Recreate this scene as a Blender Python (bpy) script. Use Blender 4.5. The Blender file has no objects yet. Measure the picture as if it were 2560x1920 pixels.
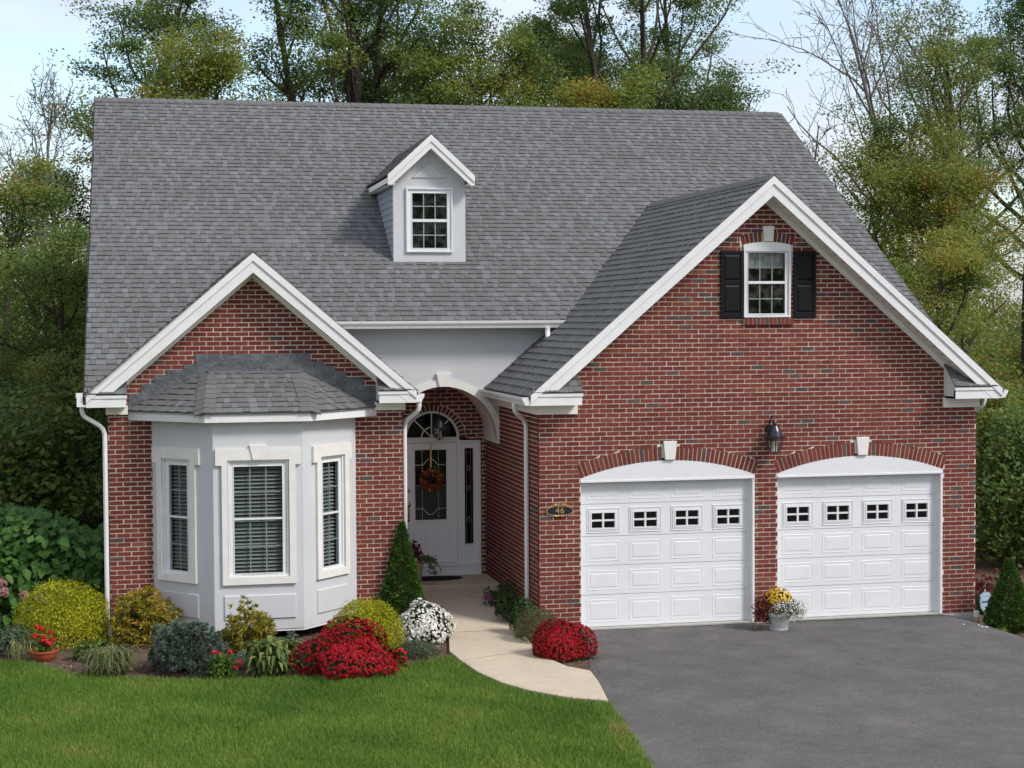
import bpy, bmesh, math, random
import numpy as np
from mathutils import Vector, Matrix
from mathutils.geometry import delaunay_2d_cdt
rng = np.random.default_rng(46)
random.seed(46)
R = math.radians
scene = bpy.context.scene
COL = scene.collection

# ------------------------------------------------------------------ camera
CAM = np.array([-5.5137, -23.5152, 4.4961])
YAW, PITCH, ROLL, FOC = 0.2144, 0.0382, -0.0056, 4229.16      # FOC in pixels of the 2560 px wide photograph
_cy, _sy, _cp, _sp = math.cos(YAW), math.sin(YAW), math.cos(PITCH), math.sin(PITCH)
FWD = np.array([_sy*_cp, _cy*_cp, -_sp]); _r = np.array([_cy, -_sy, 0.0]); _u = np.cross(_r, FWD)
RGT = math.cos(ROLL)*_r + math.sin(ROLL)*_u
UPV = -math.sin(ROLL)*_r + math.cos(ROLL)*_u
cd = bpy.data.cameras.new('camera'); cam = bpy.data.objects.new('camera', cd); COL.objects.link(cam)
cam.matrix_world = Matrix(((RGT[0], UPV[0], -FWD[0], CAM[0]), (RGT[1], UPV[1], -FWD[1], CAM[1]),
                           (RGT[2], UPV[2], -FWD[2], CAM[2]), (0, 0, 0, 1)))
cd.sensor_width = 36.0; cd.lens = 36.0*FOC/2560.0; cd.clip_start = 0.1; cd.clip_end = 2000
scene.camera = cam

# ------------------------------------------------------------------ light
SUN = Vector((0.62, -0.60, 0.80)).normalized()                # towards the sun
SUN_STRENGTH, SUN_ANGLE, SKY_STRENGTH, EXPOSURE = 2.0, 13.0, 0.115, 0.55
elev = math.asin(SUN.z); azim = math.atan2(SUN.x, SUN.y)
world = bpy.data.worlds.new('World'); scene.world = world; world.use_nodes = True
nt = world.node_tree; N = nt.nodes; L = nt.links; N.clear()
out = N.new('ShaderNodeOutputWorld'); bg = N.new('ShaderNodeBackground'); bg.inputs['Strength'].default_value = SKY_STRENGTH
sky = N.new('ShaderNodeTexSky'); sky.sky_type = 'NISHITA'; sky.sun_disc = False
sky.sun_elevation = elev; sky.sun_rotation = azim; sky.air_density = 1.0; sky.dust_density = 1.5; sky.ozone_density = 1.2
tc = N.new('ShaderNodeTexCoord'); mp = N.new('ShaderNodeMapping'); mp.inputs['Scale'].default_value = (1.0, 1.0, 2.6)
mp.inputs['Location'].default_value = (0.35, 0.1, 0.55)
n1 = N.new('ShaderNodeTexNoise'); n1.inputs['Scale'].default_value = 3.2; n1.inputs['Detail'].default_value = 7; n1.inputs['Roughness'].default_value = 0.55
n1.inputs['Distortion'].default_value = 0.35
rp = N.new('ShaderNodeValToRGB'); rp.color_ramp.elements[0].position = 0.34; rp.color_ramp.elements[1].position = 0.52
n2 = N.new('ShaderNodeTexNoise'); n2.inputs['Scale'].default_value = 6.0; n2.inputs['Detail'].default_value = 5
cr = N.new('ShaderNodeValToRGB'); cr.color_ramp.elements[0].color = (4.0, 4.2, 4.85, 1); cr.color_ramp.elements[1].color = (5.7, 5.8, 6.15, 1)
cr.color_ramp.elements[0].position = 0.35; cr.color_ramp.elements[1].position = 0.68
sc = N.new('ShaderNodeMixRGB'); sc.blend_type = 'MULTIPLY'; sc.inputs['Fac'].default_value = 1; sc.inputs['Color2'].default_value = (1.5, 1.5, 1.5, 1)
mx = N.new('ShaderNodeMixRGB')
L.new(tc.outputs['Generated'], mp.inputs['Vector']); L.new(mp.outputs[0], n1.inputs['Vector']); L.new(mp.outputs[0], n2.inputs['Vector'])
L.new(n1.outputs['Fac'], rp.inputs[0]); L.new(n2.outputs['Fac'], cr.inputs[0]); L.new(sky.outputs[0], sc.inputs['Color1'])
L.new(rp.outputs[0], mx.inputs['Fac']); L.new(sc.outputs[0], mx.inputs['Color1']); L.new(cr.outputs[0], mx.inputs['Color2'])
L.new(mx.outputs[0], bg.inputs['Color']); L.new(bg.outputs[0], out.inputs['Surface'])
sd = bpy.data.lights.new('sun', 'SUN'); sd.energy = SUN_STRENGTH; sd.angle = R(SUN_ANGLE); sd.color = (1.0, 0.965, 0.91)
so = bpy.data.objects.new('sun', sd); COL.objects.link(so); so.rotation_euler = SUN.to_track_quat('Z', 'Y').to_euler(); so.location = (30, -30, 40)
vs = scene.view_settings; vs.view_transform = 'Standard'; vs.look = 'None'; vs.gamma = 1; vs.exposure = EXPOSURE; vs.use_curve_mapping = False

# ------------------------------------------------------------------ projection helpers (photo pixel -> point on a plane of the place)
def _ray(u, v): return FWD + RGT*(u-1280)/FOC - UPV*(v-960)/FOC
def on_z(u, v, z=0.0): r = _ray(u, v); return CAM + r*(z-CAM[2])/r[2]
def on_y(u, v, y): r = _ray(u, v); return CAM + r*(y-CAM[1])/r[1]
def depth(p): return float((np.asarray(p)-CAM) @ FWD)

# ------------------------------------------------------------------ materials
def mat(name, col, rough=0.6, spec=0.3, metal=0.0, noise=None, bump=None, tint=None, trans=0.0, extra=None):
    """noise=(scale, amount) brightness mottling; bump=(scale, strength, distance); tint=list of (pos, colour) ramp over the 'tint' attribute"""
    m = bpy.data.materials.new(name); m.use_nodes = True
    t = m.node_tree; b = t.nodes['Principled BSDF']
    b.inputs['Roughness'].default_value = rough; b.inputs['Specular IOR Level'].default_value = spec; b.inputs['Metallic'].default_value = metal
    c = None
    if tint:
        a = t.nodes.new('ShaderNodeAttribute'); a.attribute_name = 'tint'
        r = t.nodes.new('ShaderNodeValToRGB'); el = r.color_ramp.elements
        el[0].position = tint[0][0]; el[0].color = (*tint[0][1], 1); el[1].position = tint[-1][0]; el[1].color = (*tint[-1][1], 1)
        for p, q in tint[1:-1]:
            e = el.new(p); e.color = (*q, 1)
        t.links.new(a.outputs['Fac'], r.inputs[0]); c = r.outputs[0]
    tcn = t.nodes.new('ShaderNodeTexCoord')
    if noise:
        for (s, amt) in (noise if isinstance(noise, list) else [noise]):
            n = t.nodes.new('ShaderNodeTexNoise'); n.inputs['Scale'].default_value = s; n.inputs['Detail'].default_value = 5
            t.links.new(tcn.outputs['Object'], n.inputs['Vector'])
            mr = t.nodes.new('ShaderNodeMapRange'); mr.inputs[1].default_value = 0.3; mr.inputs[2].default_value = 0.7
            mr.inputs[3].default_value = 1-amt; mr.inputs[4].default_value = 1+amt
            t.links.new(n.outputs['Fac'], mr.inputs[0])
            mm = t.nodes.new('ShaderNodeMixRGB'); mm.blend_type = 'MULTIPLY'; mm.inputs[0].default_value = 1
            if c is None: mm.inputs[1].default_value = (*col, 1)
            else: t.links.new(c, mm.inputs[1])
            t.links.new(mr.outputs[0], mm.inputs[2]); c = mm.outputs[0]
    if c is None: b.inputs['Base Color'].default_value = (*col, 1)
    else: t.links.new(c, b.inputs['Base Color'])
    if bump:
        n = t.nodes.new('ShaderNodeTexNoise'); n.inputs['Scale'].default_value = bump[0]; n.inputs['Detail'].default_value = 6
        t.links.new(tcn.outputs['Object'], n.inputs['Vector'])
        bp = t.nodes.new('ShaderNodeBump'); bp.inputs['Strength'].default_value = bump[1]; bp.inputs['Distance'].default_value = bump[2]
        t.links.new(n.outputs['Fac'], bp.inputs['Height']); t.links.new(bp.outputs[0], b.inputs['Normal'])
    if trans:
        tr = t.nodes.new('ShaderNodeBsdfTranslucent'); ms = t.nodes.new('ShaderNodeMixShader'); ms.inputs[0].default_value = trans
        if c is None: tr.inputs[0].default_value = (*col, 1)
        else: t.links.new(c, tr.inputs[0])
        o = t.nodes['Material Output']
        t.links.new(b.outputs[0], ms.inputs[1]); t.links.new(tr.outputs[0], ms.inputs[2]); t.links.new(ms.outputs[0], o.inputs[0])
    return m
def glass_mat(name, tintc=(0.75, 0.8, 0.78), rough=0.02, base=0.015):
    m = bpy.data.materials.new(name); m.use_nodes = True; t = m.node_tree; t.nodes.clear()
    o = t.nodes.new('ShaderNodeOutputMaterial'); tr = t.nodes.new('ShaderNodeBsdfTransparent'); tr.inputs[0].default_value = (*tintc, 1)
    g = t.nodes.new('ShaderNodeBsdfGlossy'); g.inputs['Roughness'].default_value = rough
    f = t.nodes.new('ShaderNodeFresnel'); f.inputs[0].default_value = 1.45
    ad = t.nodes.new('ShaderNodeMath'); ad.operation = 'ADD'; ad.use_clamp = True; ad.inputs[1].default_value = base
    ms = t.nodes.new('ShaderNodeMixShader')
    ge = t.nodes.new('ShaderNodeNewGeometry'); sb = t.nodes.new('ShaderNodeMath'); sb.operation = 'SUBTRACT'; sb.inputs[0].default_value = 1; mu = t.nodes.new('ShaderNodeMath'); mu.operation = 'MULTIPLY'
    t.links.new(ge.outputs['Backfacing'], sb.inputs[1]); t.links.new(f.outputs[0], ad.inputs[0]); t.links.new(ad.outputs[0], mu.inputs[0]); t.links.new(sb.outputs[0], mu.inputs[1]); t.links.new(mu.outputs[0], ms.inputs[0]); t.links.new(tr.outputs[0], ms.inputs[1]); t.links.new(g.outputs[0], ms.inputs[2])
    t.links.new(ms.outputs[0], o.inputs[0]); return m
M = {}
M['brick'] = mat('brick', (0, 0, 0), 0.85, 0.15, tint=[(0, (0.085, 0.062, 0.058)), (0.12, (0.115, 0.075, 0.066)), (0.16, (0.140, 0.031, 0.024)), (0.5, (0.172, 0.040, 0.029)), (0.8, (0.200, 0.054, 0.036)), (1.0, (0.225, 0.080, 0.044))],
                 noise=[(0.7, 0.13), (3.5, 0.08), (55, 0.16), (420, 0.10)], bump=(260, 0.35, 0.004))
M['mortar'] = mat('mortar', (0.70, 0.64, 0.55), 0.95, 0.1, noise=[(3, 0.10), (180, 0.08)], bump=(300, 0.3, 0.002))
M['shingle'] = mat('shingle', (0, 0, 0), 0.92, 0.12, tint=[(0, (0.131, 0.130, 0.128)), (0.45, (0.146, 0.146, 0.145)), (0.7, (0.158, 0.161, 0.163)), (1, (0.174, 0.180, 0.186))],
                   noise=[(0.9, 0.06), (320, 0.16)], bump=(420, 0.5, 0.003))
M['deck'] = mat('roof_felt', (0.035, 0.035, 0.038), 0.95)
M['white'] = mat('white_trim', (0.76, 0.76, 0.755), 0.55, 0.3, noise=[(1.5, 0.04), (9, 0.035)])
M['vinyl'] = mat('white_vinyl', (0.74, 0.75, 0.76), 0.38, 0.42, noise=[(0.9, 0.025), (7, 0.02)])
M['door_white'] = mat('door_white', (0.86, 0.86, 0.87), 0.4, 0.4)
M['cream'] = mat('cream_soffit', (0.84, 0.82, 0.76), 0.6, 0.25, noise=[(5, 0.03)])
M['stone'] = mat('cream_stone_trim', (0.76, 0.742, 0.70), 0.85, 0.2, noise=[(6, 0.05), (150, 0.04)], bump=(240, 0.3, 0.003))
M['stucco'] = mat('grey_stucco', (0.575, 0.585, 0.60), 0.9, 0.15, noise=[(1.2, 0.035), (170, 0.04)], bump=(190, 0.5, 0.004))
M['siding'] = mat('blue_grey_siding', (0.30, 0.33, 0.37), 0.7, 0.25, noise=(8, 0.04))
M['lead'] = mat('lead_flashing', (0.125, 0.13, 0.145), 0.5, 0.5, 0.35, noise=[(6, 0.35), (25, 0.25)], bump=(14, 0.6, 0.02))
M['black'] = mat('black_shutter_paint', (0.005, 0.005, 0.007), 0.5, 0.22, bump=(60, 0.15, 0.003))
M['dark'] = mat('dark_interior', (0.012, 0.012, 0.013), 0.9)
M['room'] = mat('dim_interior', (0.03, 0.03, 0.03), 0.9)
M['glass'] = glass_mat('window_glass', (0.80, 0.83, 0.82))
M['glass_dark'] = glass_mat('garage_window_glass', (0.55, 0.6, 0.6), 0.03, 0.02)
M['blind'] = mat('blind_slat', (0.47, 0.48, 0.47), 0.6, 0.3)
M['muntin'] = mat('muntin_grey', (0.52, 0.55, 0.55), 0.5)
M['came'] = mat('lead_came', (0.55, 0.56, 0.57), 0.3, 0.5, 0.9)
M['brass'] = mat('polished_brass', (0.72, 0.47, 0.12), 0.22, 0.5, 1.0)
M['gold'] = mat('gold_paint', (0.60, 0.42, 0.16), 0.4, 0.5, 0.65, noise=(60, 0.25))
M['navy'] = mat('navy_plaque', (0.014, 0.014, 0.026), 0.35, 0.5)
M['iron'] = mat('dark_lantern_metal', (0.028, 0.032, 0.040), 0.3, 0.6, 0.4)
M['bulb'] = mat('lamp_bulb', (0.75, 0.74, 0.68), 0.2, 0.6)
M['asphalt'] = mat('asphalt', (0.122, 0.115, 0.112), 0.95, 0.2, noise=[(0.45, 0.10), (1.7, 0.14), (5, 0.07), (22, 0.11), (60, 0.27)], bump=(260, 0.6, 0.006))
M['concrete'] = mat('concrete', (0.54, 0.455, 0.345), 0.9, 0.15, noise=[(1.1, 0.07), (9, 0.05), (260, 0.08)], bump=(300, 0.3, 0.002))
M['foundation'] = mat('foundation_concrete', (0.42, 0.41, 0.38), 0.9, 0.15, noise=[(6, 0.12)])
M['mulch'] = mat('mulch', (0.150, 0.100, 0.075), 0.95, 0.1, noise=[(3, 0.25), (40, 0.5)], bump=(45, 1.0, 0.03))
M['chip'] = mat('mulch_chip', (0, 0, 0), 0.95, 0.1, tint=[(0, (0.07, 0.045, 0.034)), (0.5, (0.17, 0.115, 0.085)), (0.85, (0.29, 0.215, 0.16)), (1, (0.5, 0.45, 0.38))])
M['soil'] = mat('forest_floor', (0.045, 0.045, 0.022), 1.0, 0.05, noise=[(0.4, 0.3), (3, 0.35)])
M['turf'] = mat('turf', (0.085, 0.135, 0.022), 1.0, 0.05, noise=[(0.7, 0.18), (5, 0.2), (60, 0.3)], bump=(80, 0.8, 0.03))
M['grass'] = mat('grass_blade', (0, 0, 0), 0.6, 0.2, tint=[(0, (0.080, 0.158, 0.024)), (0.5, (0.142, 0.248, 0.038)), (0.8, (0.195, 0.305, 0.054)), (0.93, (0.26, 0.28, 0.06)), (1, (0.36, 0.29, 0.11))], trans=0.3)
M['terracotta'] = mat('terracotta', (0.36, 0.085, 0.035), 0.7, 0.3, noise=(14, 0.1))
M['pale_pot'] = mat('pale_pot', (0.46, 0.47, 0.47), 0.5, 0.35, noise=(8, 0.06))
M['pink_pot'] = mat('pinkish_clay_pot', (0.40, 0.26, 0.20), 0.8, 0.2, noise=(10, 0.1))
M['mat'] = mat('dark_door_mat', (0.03, 0.027, 0.027), 1.0, 0.05, bump=(300, 0.6, 0.01))
M['bark'] = mat('bark', (0.085, 0.07, 0.055), 0.95, 0.1, noise=[(1.5, 0.2), (14, 0.35)], bump=(18, 0.8, 0.04))
M['bark_grey'] = mat('grey_bark', (0.19, 0.165, 0.145), 0.95, 0.1, noise=[(1.5, 0.2), (14, 0.3)], bump=(18, 0.8, 0.03))
M['leaf'] = mat('tree_leaf', (0, 0, 0), 0.5, 0.22, tint=[(0, (0.042, 0.090, 0.032)), (0.3, (0.105, 0.178, 0.048)), (0.5, (0.172, 0.235, 0.048)), (0.68, (0.24, 0.285, 0.048)), (0.84, (0.34, 0.26, 0.04)), (1, (0.42, 0.13, 0.028))], trans=0.45)
def leafm(name, stops, trans=0.25, rough=0.5): M[name] = mat(name, (0, 0, 0), rough, 0.2, tint=stops, trans=trans)
leafm('golden_leaf', [(0, (0.12, 0.15, 0.010)), (0.5, (0.34, 0.36, 0.012)), (1, (0.62, 0.60, 0.04))], 0.35)
leafm('bronze_leaf', [(0, (0.09, 0.10, 0.012)), (0.45, (0.27, 0.26, 0.025)), (0.8, (0.46, 0.36, 0.05)), (1, (0.52, 0.28, 0.07))])
leafm('spruce_needle', [(0, (0.055, 0.085, 0.065)), (0.6, (0.115, 0.165, 0.130)), (1, (0.20, 0.245, 0.185))], 0.1)
leafm('conifer_needle', [(0, (0.025, 0.062, 0.012)), (0.6, (0.060, 0.130, 0.018)), (1, (0.11, 0.195, 0.03))], 0.2)
leafm('dark_leaf', [(0, (0.014, 0.034, 0.012)), (0.6, (0.032, 0.072, 0.02)), (1, (0.08, 0.13, 0.03))], 0.2)
leafm('big_leaf', [(0, (0.030, 0.082, 0.016)), (0.6, (0.075, 0.175, 0.032)), (1, (0.14, 0.25, 0.06))], 0.25)
leafm('olive_leaf', [(0, (0.055, 0.065, 0.025)), (0.6, (0.115, 0.12, 0.05)), (1, (0.21, 0.19, 0.095))], 0.2)
leafm('sage_leaf', [(0, (0.045, 0.07, 0.04)), (0.6, (0.10, 0.135, 0.08)), (1, (0.19, 0.21, 0.13))], 0.2)
leafm('pale_blade', [(0, (0.07, 0.10, 0.035)), (0.6, (0.17, 0.20, 0.08)), (1, (0.36, 0.35, 0.15))], 0.25)
leafm('hosta_leaf', [(0, (0.05, 0.09, 0.02)), (0.6, (0.12, 0.18, 0.045)), (1, (0.28, 0.30, 0.10))], 0.25)
leafm('fresh_leaf', [(0, (0.03, 0.07, 0.012)), (0.6, (0.07, 0.14, 0.02)), (1, (0.16, 0.22, 0.03))], 0.25)
leafm('red_leaf', [(0, (0.05, 0.010, 0.012)), (0.6, (0.13, 0.022, 0.02)), (1, (0.26, 0.07, 0.03))], 0.2)
leafm('barberry_leaf', [(0, (0.07, 0.012, 0.02)), (0.6, (0.22, 0.04, 0.055)), (1, (0.36, 0.12, 0.11))], 0.25)
leafm('red_petal', [(0, (0.13, 0.002, 0.006)), (0.6, (0.29, 0.005, 0.011)), (1, (0.40, 0.010, 0.016))], 0.1, 0.75)
leafm('scarlet_petal', [(0, (0.45, 0.01, 0.02)), (1, (0.75, 0.03, 0.05))], 0.15)
leafm('white_petal', [(0, (0.55, 0.53, 0.46)), (0.25, (0.80, 0.79, 0.73)), (1, (0.88, 0.87, 0.83))], 0.1)
leafm('yellow_petal', [(0, (0.45, 0.24, 0.01)), (1, (0.78, 0.52, 0.02))], 0.1)
leafm('magenta_petal', [(0, (0.36, 0.03, 0.30)), (1, (0.62, 0.12, 0.55))], 0.15)
leafm('pink_petal', [(0, (0.20, 0.09, 0.09)), (1, (0.42, 0.23, 0.22))], 0.15)
M['eye'] = mat('flower_eye', (0.30, 0.22, 0.06), 0.8)
M['sign'] = mat('sign_face', (0.42, 0.50, 0.60), 0.4, 0.4)
M['sign_rim'] = mat('sign_rim', (0.22, 0.38, 0.44), 0.4, 0.4)
M['sign_ink'] = mat('sign_ink', (0.05, 0.10, 0.38), 0.5)
M['sign_grey'] = mat('sign_grey_ink', (0.30, 0.33, 0.42), 0.5)
M['pvc'] = mat('yellowed_pipe', (0.42, 0.36, 0.20), 0.6, noise=(20, 0.2))
M['paper'] = mat('paper_scrap', (0.8, 0.8, 0.8), 0.8)

# ------------------------------------------------------------------ object helpers
def link(o, parent=None, kind=None, label=None, cat=None, group=None):
    COL.objects.link(o)
    if parent is not None: o.parent = parent
    if kind: o['kind'] = kind
    if label: o['label'] = label
    if cat: o['category'] = cat
    if group: o['group'] = group
    return o
def thing(name, label, cat, loc=(0, 0, 0), group=None):
    o = bpy.data.objects.new(name, None); o.empty_display_size = 0.2; o.location = loc
    return link(o, None, None, label, cat, group)
class F:
    """a vertical working plane: s along u, d outwards along n, z up"""
    def __init__(s, o, u, n): s.o, s.u, s.n = np.array(o, float), np.array(u, float)/np.linalg.norm(u), np.array(n, float)/np.linalg.norm(n)
    def p(s, a, d, z): q = s.o + s.u*a + s.n*d; return (q[0], q[1], q[2]+z)
class MB:
    def __init__(s): s.v, s.f, s.t, s.m = [], [], [], []
    def face(s, pts, tint=0.5, m=0):
        k = len(s.v); s.v += [tuple(p) for p in pts]; s.f.append(tuple(range(k, k+len(pts)))); s.t.append(tint); s.m.append(m)
    def hexa(s, a, b, tint=0.5, m=0, skip=()):
        """a,b : two matching quads (4 points each) joined"""
        k = len(s.v); s.v += [tuple(p) for p in a] + [tuple(p) for p in b]
        fs = [(0, 1, 2, 3), (7, 6, 5, 4), (0, 4, 5, 1), (1, 5, 6, 2), (2, 6, 7, 3), (3, 7, 4, 0)]
        for i, q in enumerate(fs):
            if i in skip: continue
            s.f.append(tuple(k+j for j in q)); s.t.append(tint); s.m.append(m)
    def box(s, fr, s0, s1, d0, d1, z0, z1, tint=0.5, m=0):
        a = [fr.p(s0, d1, z0), fr.p(s1, d1, z0), fr.p(s1, d1, z1), fr.p(s0, d1, z1)]
        b = [fr.p(s0, d0, z0), fr.p(s1, d0, z0), fr.p(s1, d0, z1), fr.p(s0, d0, z1)]
        s.hexa(a, b, tint, m)
    def wbox(s, x0, x1, y0, y1, z0, z1, tint=0.5, m=0): s.box(WF, x0, x1, -y1, -y0, z0, z1, tint, m)
    def prism(s, fr, poly, d0, d1, tint=0.5, m=0, caps=True):
        n = len(poly); k = len(s.v)
        s.v += [fr.p(a, d1, z) for a, z in poly] + [fr.p(a, d0, z) for a, z in poly]
        fs = [(i, (i+1) % n, (i+1) % n+n, i+n) for i in range(n)]
        if caps: fs += [tuple(range(n)), tuple(range(2*n-1, n-1, -1))]
        for q in fs: s.f.append(tuple(k+j for j in q)); s.t.append(tint); s.m.append(m)
    def ring(s, fr, outer, inner, d0, d1, tint=0.5, m=0, closed=True):
        """frame between two loops of equal length, with thickness"""
        n = len(outer)
        for i in range(n if closed else n-1):
            j = (i+1) % n
            a = [fr.p(outer[i][0], d1, outer[i][1]), fr.p(outer[j][0], d1, outer[j][1]), fr.p(inner[j][0], d1, inner[j][1]), fr.p(inner[i][0], d1, inner[i][1])]
            b = [fr.p(outer[i][0], d0, outer[i][1]), fr.p(outer[j][0], d0, outer[j][1]), fr.p(inner[j][0], d0, inner[j][1]), fr.p(inner[i][0], d0, inner[i][1])]
            s.hexa(a, b, tint, m)
    def loops(s, fr, rects, tint=0.5, m=0):
        """nested loops [(poly, d), ...] skinned, last one capped"""
        for (p, d), (q, e) in zip(rects, rects[1:]):
            n = len(p)
            for i in range(n):
                j = (i+1) % n
                s.face([fr.p(p[i][0], d, p[i][1]), fr.p(p[j][0], d, p[j][1]), fr.p(q[j][0], e, q[j][1]), fr.p(q[i][0], e, q[i][1])], tint, m)
        p, d = rects[-1]; s.face([fr.p(a, d, z) for a, z in p], tint, m)
    def tube(s, pts, rad, n=8, tint=0.5, m=0, cap=True, flat=1.0):
        pts = [Vector(p) for p in pts]; k0 = len(s.v); rs = rad if hasattr(rad, '__len__') else [rad]*len(pts)
        prev = None
        for i, p in enumerate(pts):
            t = (pts[min(i+1, len(pts)-1)] - pts[max(i-1, 0)]).normalized()
            if prev is None:
                a = Vector((0, 0, 1)) if abs(t.z) < 0.9 else Vector((1, 0, 0)); prev = t.cross(a).normalized()
            x = (prev - t*prev.dot(t)).normalized(); y = t.cross(x); prev = x
            for j in range(n):
                an = 2*math.pi*(j+0.5)/n; s.v.append(tuple(p + x*math.cos(an)*rs[i] + y*math.sin(an)*rs[i]*flat))
        for i in range(len(pts)-1):
            for j in range(n):
                a = k0+i*n+j; b = k0+i*n+(j+1) % n; s.f.append((a, b, b+n, a+n)); s.t.append(tint); s.m.append(m)
        if cap:
            s.f.append(tuple(range(k0, k0+n))); s.t.append(tint); s.m.append(m)
            e = k0+(len(pts)-1)*n; s.f.append(tuple(range(e+n-1, e-1, -1))); s.t.append(tint); s.m.append(m)
    def lathe(s, c, prof, n=24, tint=0.5, m=0, sx=1.0, sy=1.0):
        k0 = len(s.v)
        for r, z in prof:
            for j in range(n): an = 2*math.pi*j/n; s.v.append((c[0]+r*sx*math.cos(an), c[1]+r*sy*math.sin(an), c[2]+z))
        for i in range(len(prof)-1):
            for j in range(n):
                a = k0+i*n+j; b = k0+i*n+(j+1) % n; s.f.append((a, b, b+n, a+n)); s.t.append(tint); s.m.append(m)
    def build(s, name, mats, parent=None, kind=None, label=None, cat=None, group=None, smooth=False, bevel=0.0):
        me = bpy.data.meshes.new(name); me.from_pydata(s.v, [], s.f)
        for q in (mats if isinstance(mats, (list, tuple)) else [mats]): me.materials.append(M[q] if isinstance(q, str) else q)
        a = me.attributes.new('tint', 'FLOAT', 'FACE'); a.data.foreach_set('value', np.array(s.t, np.float32))
        me.polygons.foreach_set('material_index', np.array(s.m, np.int32))
        bm = bmesh.new(); bm.from_mesh(me); bmesh.ops.remove_doubles(bm, verts=bm.verts, dist=1e-5); bmesh.ops.recalc_face_normals(bm, faces=bm.faces); bm.to_mesh(me); bm.free()
        if smooth: me.polygons.foreach_set('use_smooth', [True]*len(me.polygons))
        o = bpy.data.objects.new(name, me)
        if bevel:
            b = o.modifiers.new('bevel', 'BEVEL'); b.width = bevel; b.segments = 2; b.limit_method = 'ANGLE'; b.angle_limit = R(40)
        return link(o, parent, kind, label, cat, group)
def fast_mesh(name, verts, nper, tint, mats, parent=None, kind=None, label=None, cat=None, group=None, mi=None, loc=None):
    """verts (M*nper,3) of separate n-gons"""
    verts = np.asarray(verts, np.float32).reshape(-1, 3); m = len(verts)//nper
    me = bpy.data.meshes.new(name); me.vertices.add(m*nper); me.vertices.foreach_set('co', verts.ravel())
    me.loops.add(m*nper); me.loops.foreach_set('vertex_index', np.arange(m*nper, dtype=np.int32))
    me.polygons.add(m); me.polygons.foreach_set('loop_start', np.arange(0, m*nper, nper, dtype=np.int32))
    for q in (mats if isinstance(mats, (list, tuple)) else [mats]): me.materials.append(M[q])
    if mi is not None: me.polygons.foreach_set('material_index', np.asarray(mi, np.int32))
    me.update(calc_edges=True)
    a = me.attributes.new('tint', 'FLOAT', 'FACE'); a.data.foreach_set('value', np.clip(np.asarray(tint, np.float32), 0, 1))
    o = bpy.data.objects.new(name, me)
    if loc is not None: o.location = loc
    return link(o, parent, kind, label, cat, group)
WF = F((0, 0, 0), (1, 0, 0), (0, -1, 0))
def rect(s0, s1, z0, z1): return [(s0, z0), (s1, z0), (s1, z1), (s0, z1)]
def inset(r, k): (a, b), (c, _), (_, d), _ = r; return rect(a+k, c-k, b+k, d-k)
def arc(cx, cz, r, a0, a1, n): return [(cx+r*math.sin(a0+(a1-a0)*i/n), cz+r*math.cos(a0+(a1-a0)*i/n)) for i in range(n+1)]
def scan(polys, z):
    xs = []
    for p in polys:
        n = len(p)
        for i in range(n):
            (a, b), (c, d) = p[i], p[(i+1) % n]
            if (b <= z) != (d <= z): xs.append(a+(z-b)*(c-a)/(d-b))
    xs.sort(); return [(xs[i], xs[i+1]) for i in range(0, len(xs)-1, 2)]
def inpoly(P, poly):
    x, y = P[:, 0], P[:, 1]; c = np.zeros(len(P), bool); n = len(poly)
    for i in range(n):
        x0, y0 = poly[i]; x1, y1 = poly[(i+1) % n]
        if y0 == y1: continue
        k = ((y0 > y) != (y1 > y)) & (x < (x1-x0)*(y-y0)/(y1-y0)+x0); c ^= k
    return c
def clip_cells(polys, v0, v1, cuts):
    """cut the band v0..v1 of a region into cells at the given s cuts -> list of 4 corner (s,v) quads"""
    e = (v1-v0)*0.02; A, B = scan(polys, v0+e), scan(polys, v1-e)
    if len(A) != len(B): A = B = scan(polys, (v0+v1)/2)
    res = []
    for (a0, b0), (a1, b1) in zip(A, B):
        lo, hi = min(a0, a1), max(b0, b1)
        for c0, c1 in cuts:
            if c1 <= lo or c0 >= hi: continue
            p0, p1 = max(c0, a0), min(c1, b0); q0, q1 = max(c0, a1), min(c1, b1)
            if p1 < p0: p0 = p1 = (min(max((p0+p1)/2, c0), c1))
            if q1 < q0: q0 = q1 = (min(max((q0+q1)/2, c0), c1))
            if (p1-p0)+(q1-q0) < 0.03: continue
            res.append(((p0, v0), (p1, v0), (q1, v1), (q0, v1)))
    return res

# ================================================================== SETTING
def sheet(name, poly, z, m, kind='structure', step=None, hf=None, label=None):
    P = [tuple(p[:2]) for p in poly]; n = len(P); V = [Vector(p) for p in P]
    if step:
        xs = [p[0] for p in P]; ys = [p[1] for p in P]
        g = np.array([(x, y) for x in np.arange(min(xs)+step/2, max(xs), step) for y in np.arange(min(ys)+step/2, max(ys), step)])
        g = g[inpoly(g, P)]; V += [Vector((float(a), float(b))) for a, b in g]
    vs_, es_, fs_, *_ = delaunay_2d_cdt(V, [(i, (i+1) % n) for i in range(n)], [], 1, 1e-4)
    me = bpy.data.meshes.new(name)
    me.from_pydata([(v.x, v.y, z+(hf(v.x, v.y) if hf else 0)) for v in vs_], [], [tuple(f) for f in fs_]); me.materials.append(M[m])
    me.polygons.foreach_set('use_smooth', [True]*len(me.polygons))
    o = bpy.data.objects.new(name, me); return link(o, None, kind, label)
def sstep(a, b, x): t = min(max((x-a)/(b-a), 0), 1); return t*t*(3-2*t)
def bed_h(x, y): return 0.19*sstep(0.2, 2.7, y)*sstep(-2.9, -1.7, x)*(1-sstep(0.2, 0.8, x))
def drive_h(x, y): return -0.17*sstep(6.25, 7.1, x)*sstep(-3.5, -0.4, y) - 0.05*sstep(7, 9, x)
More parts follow.
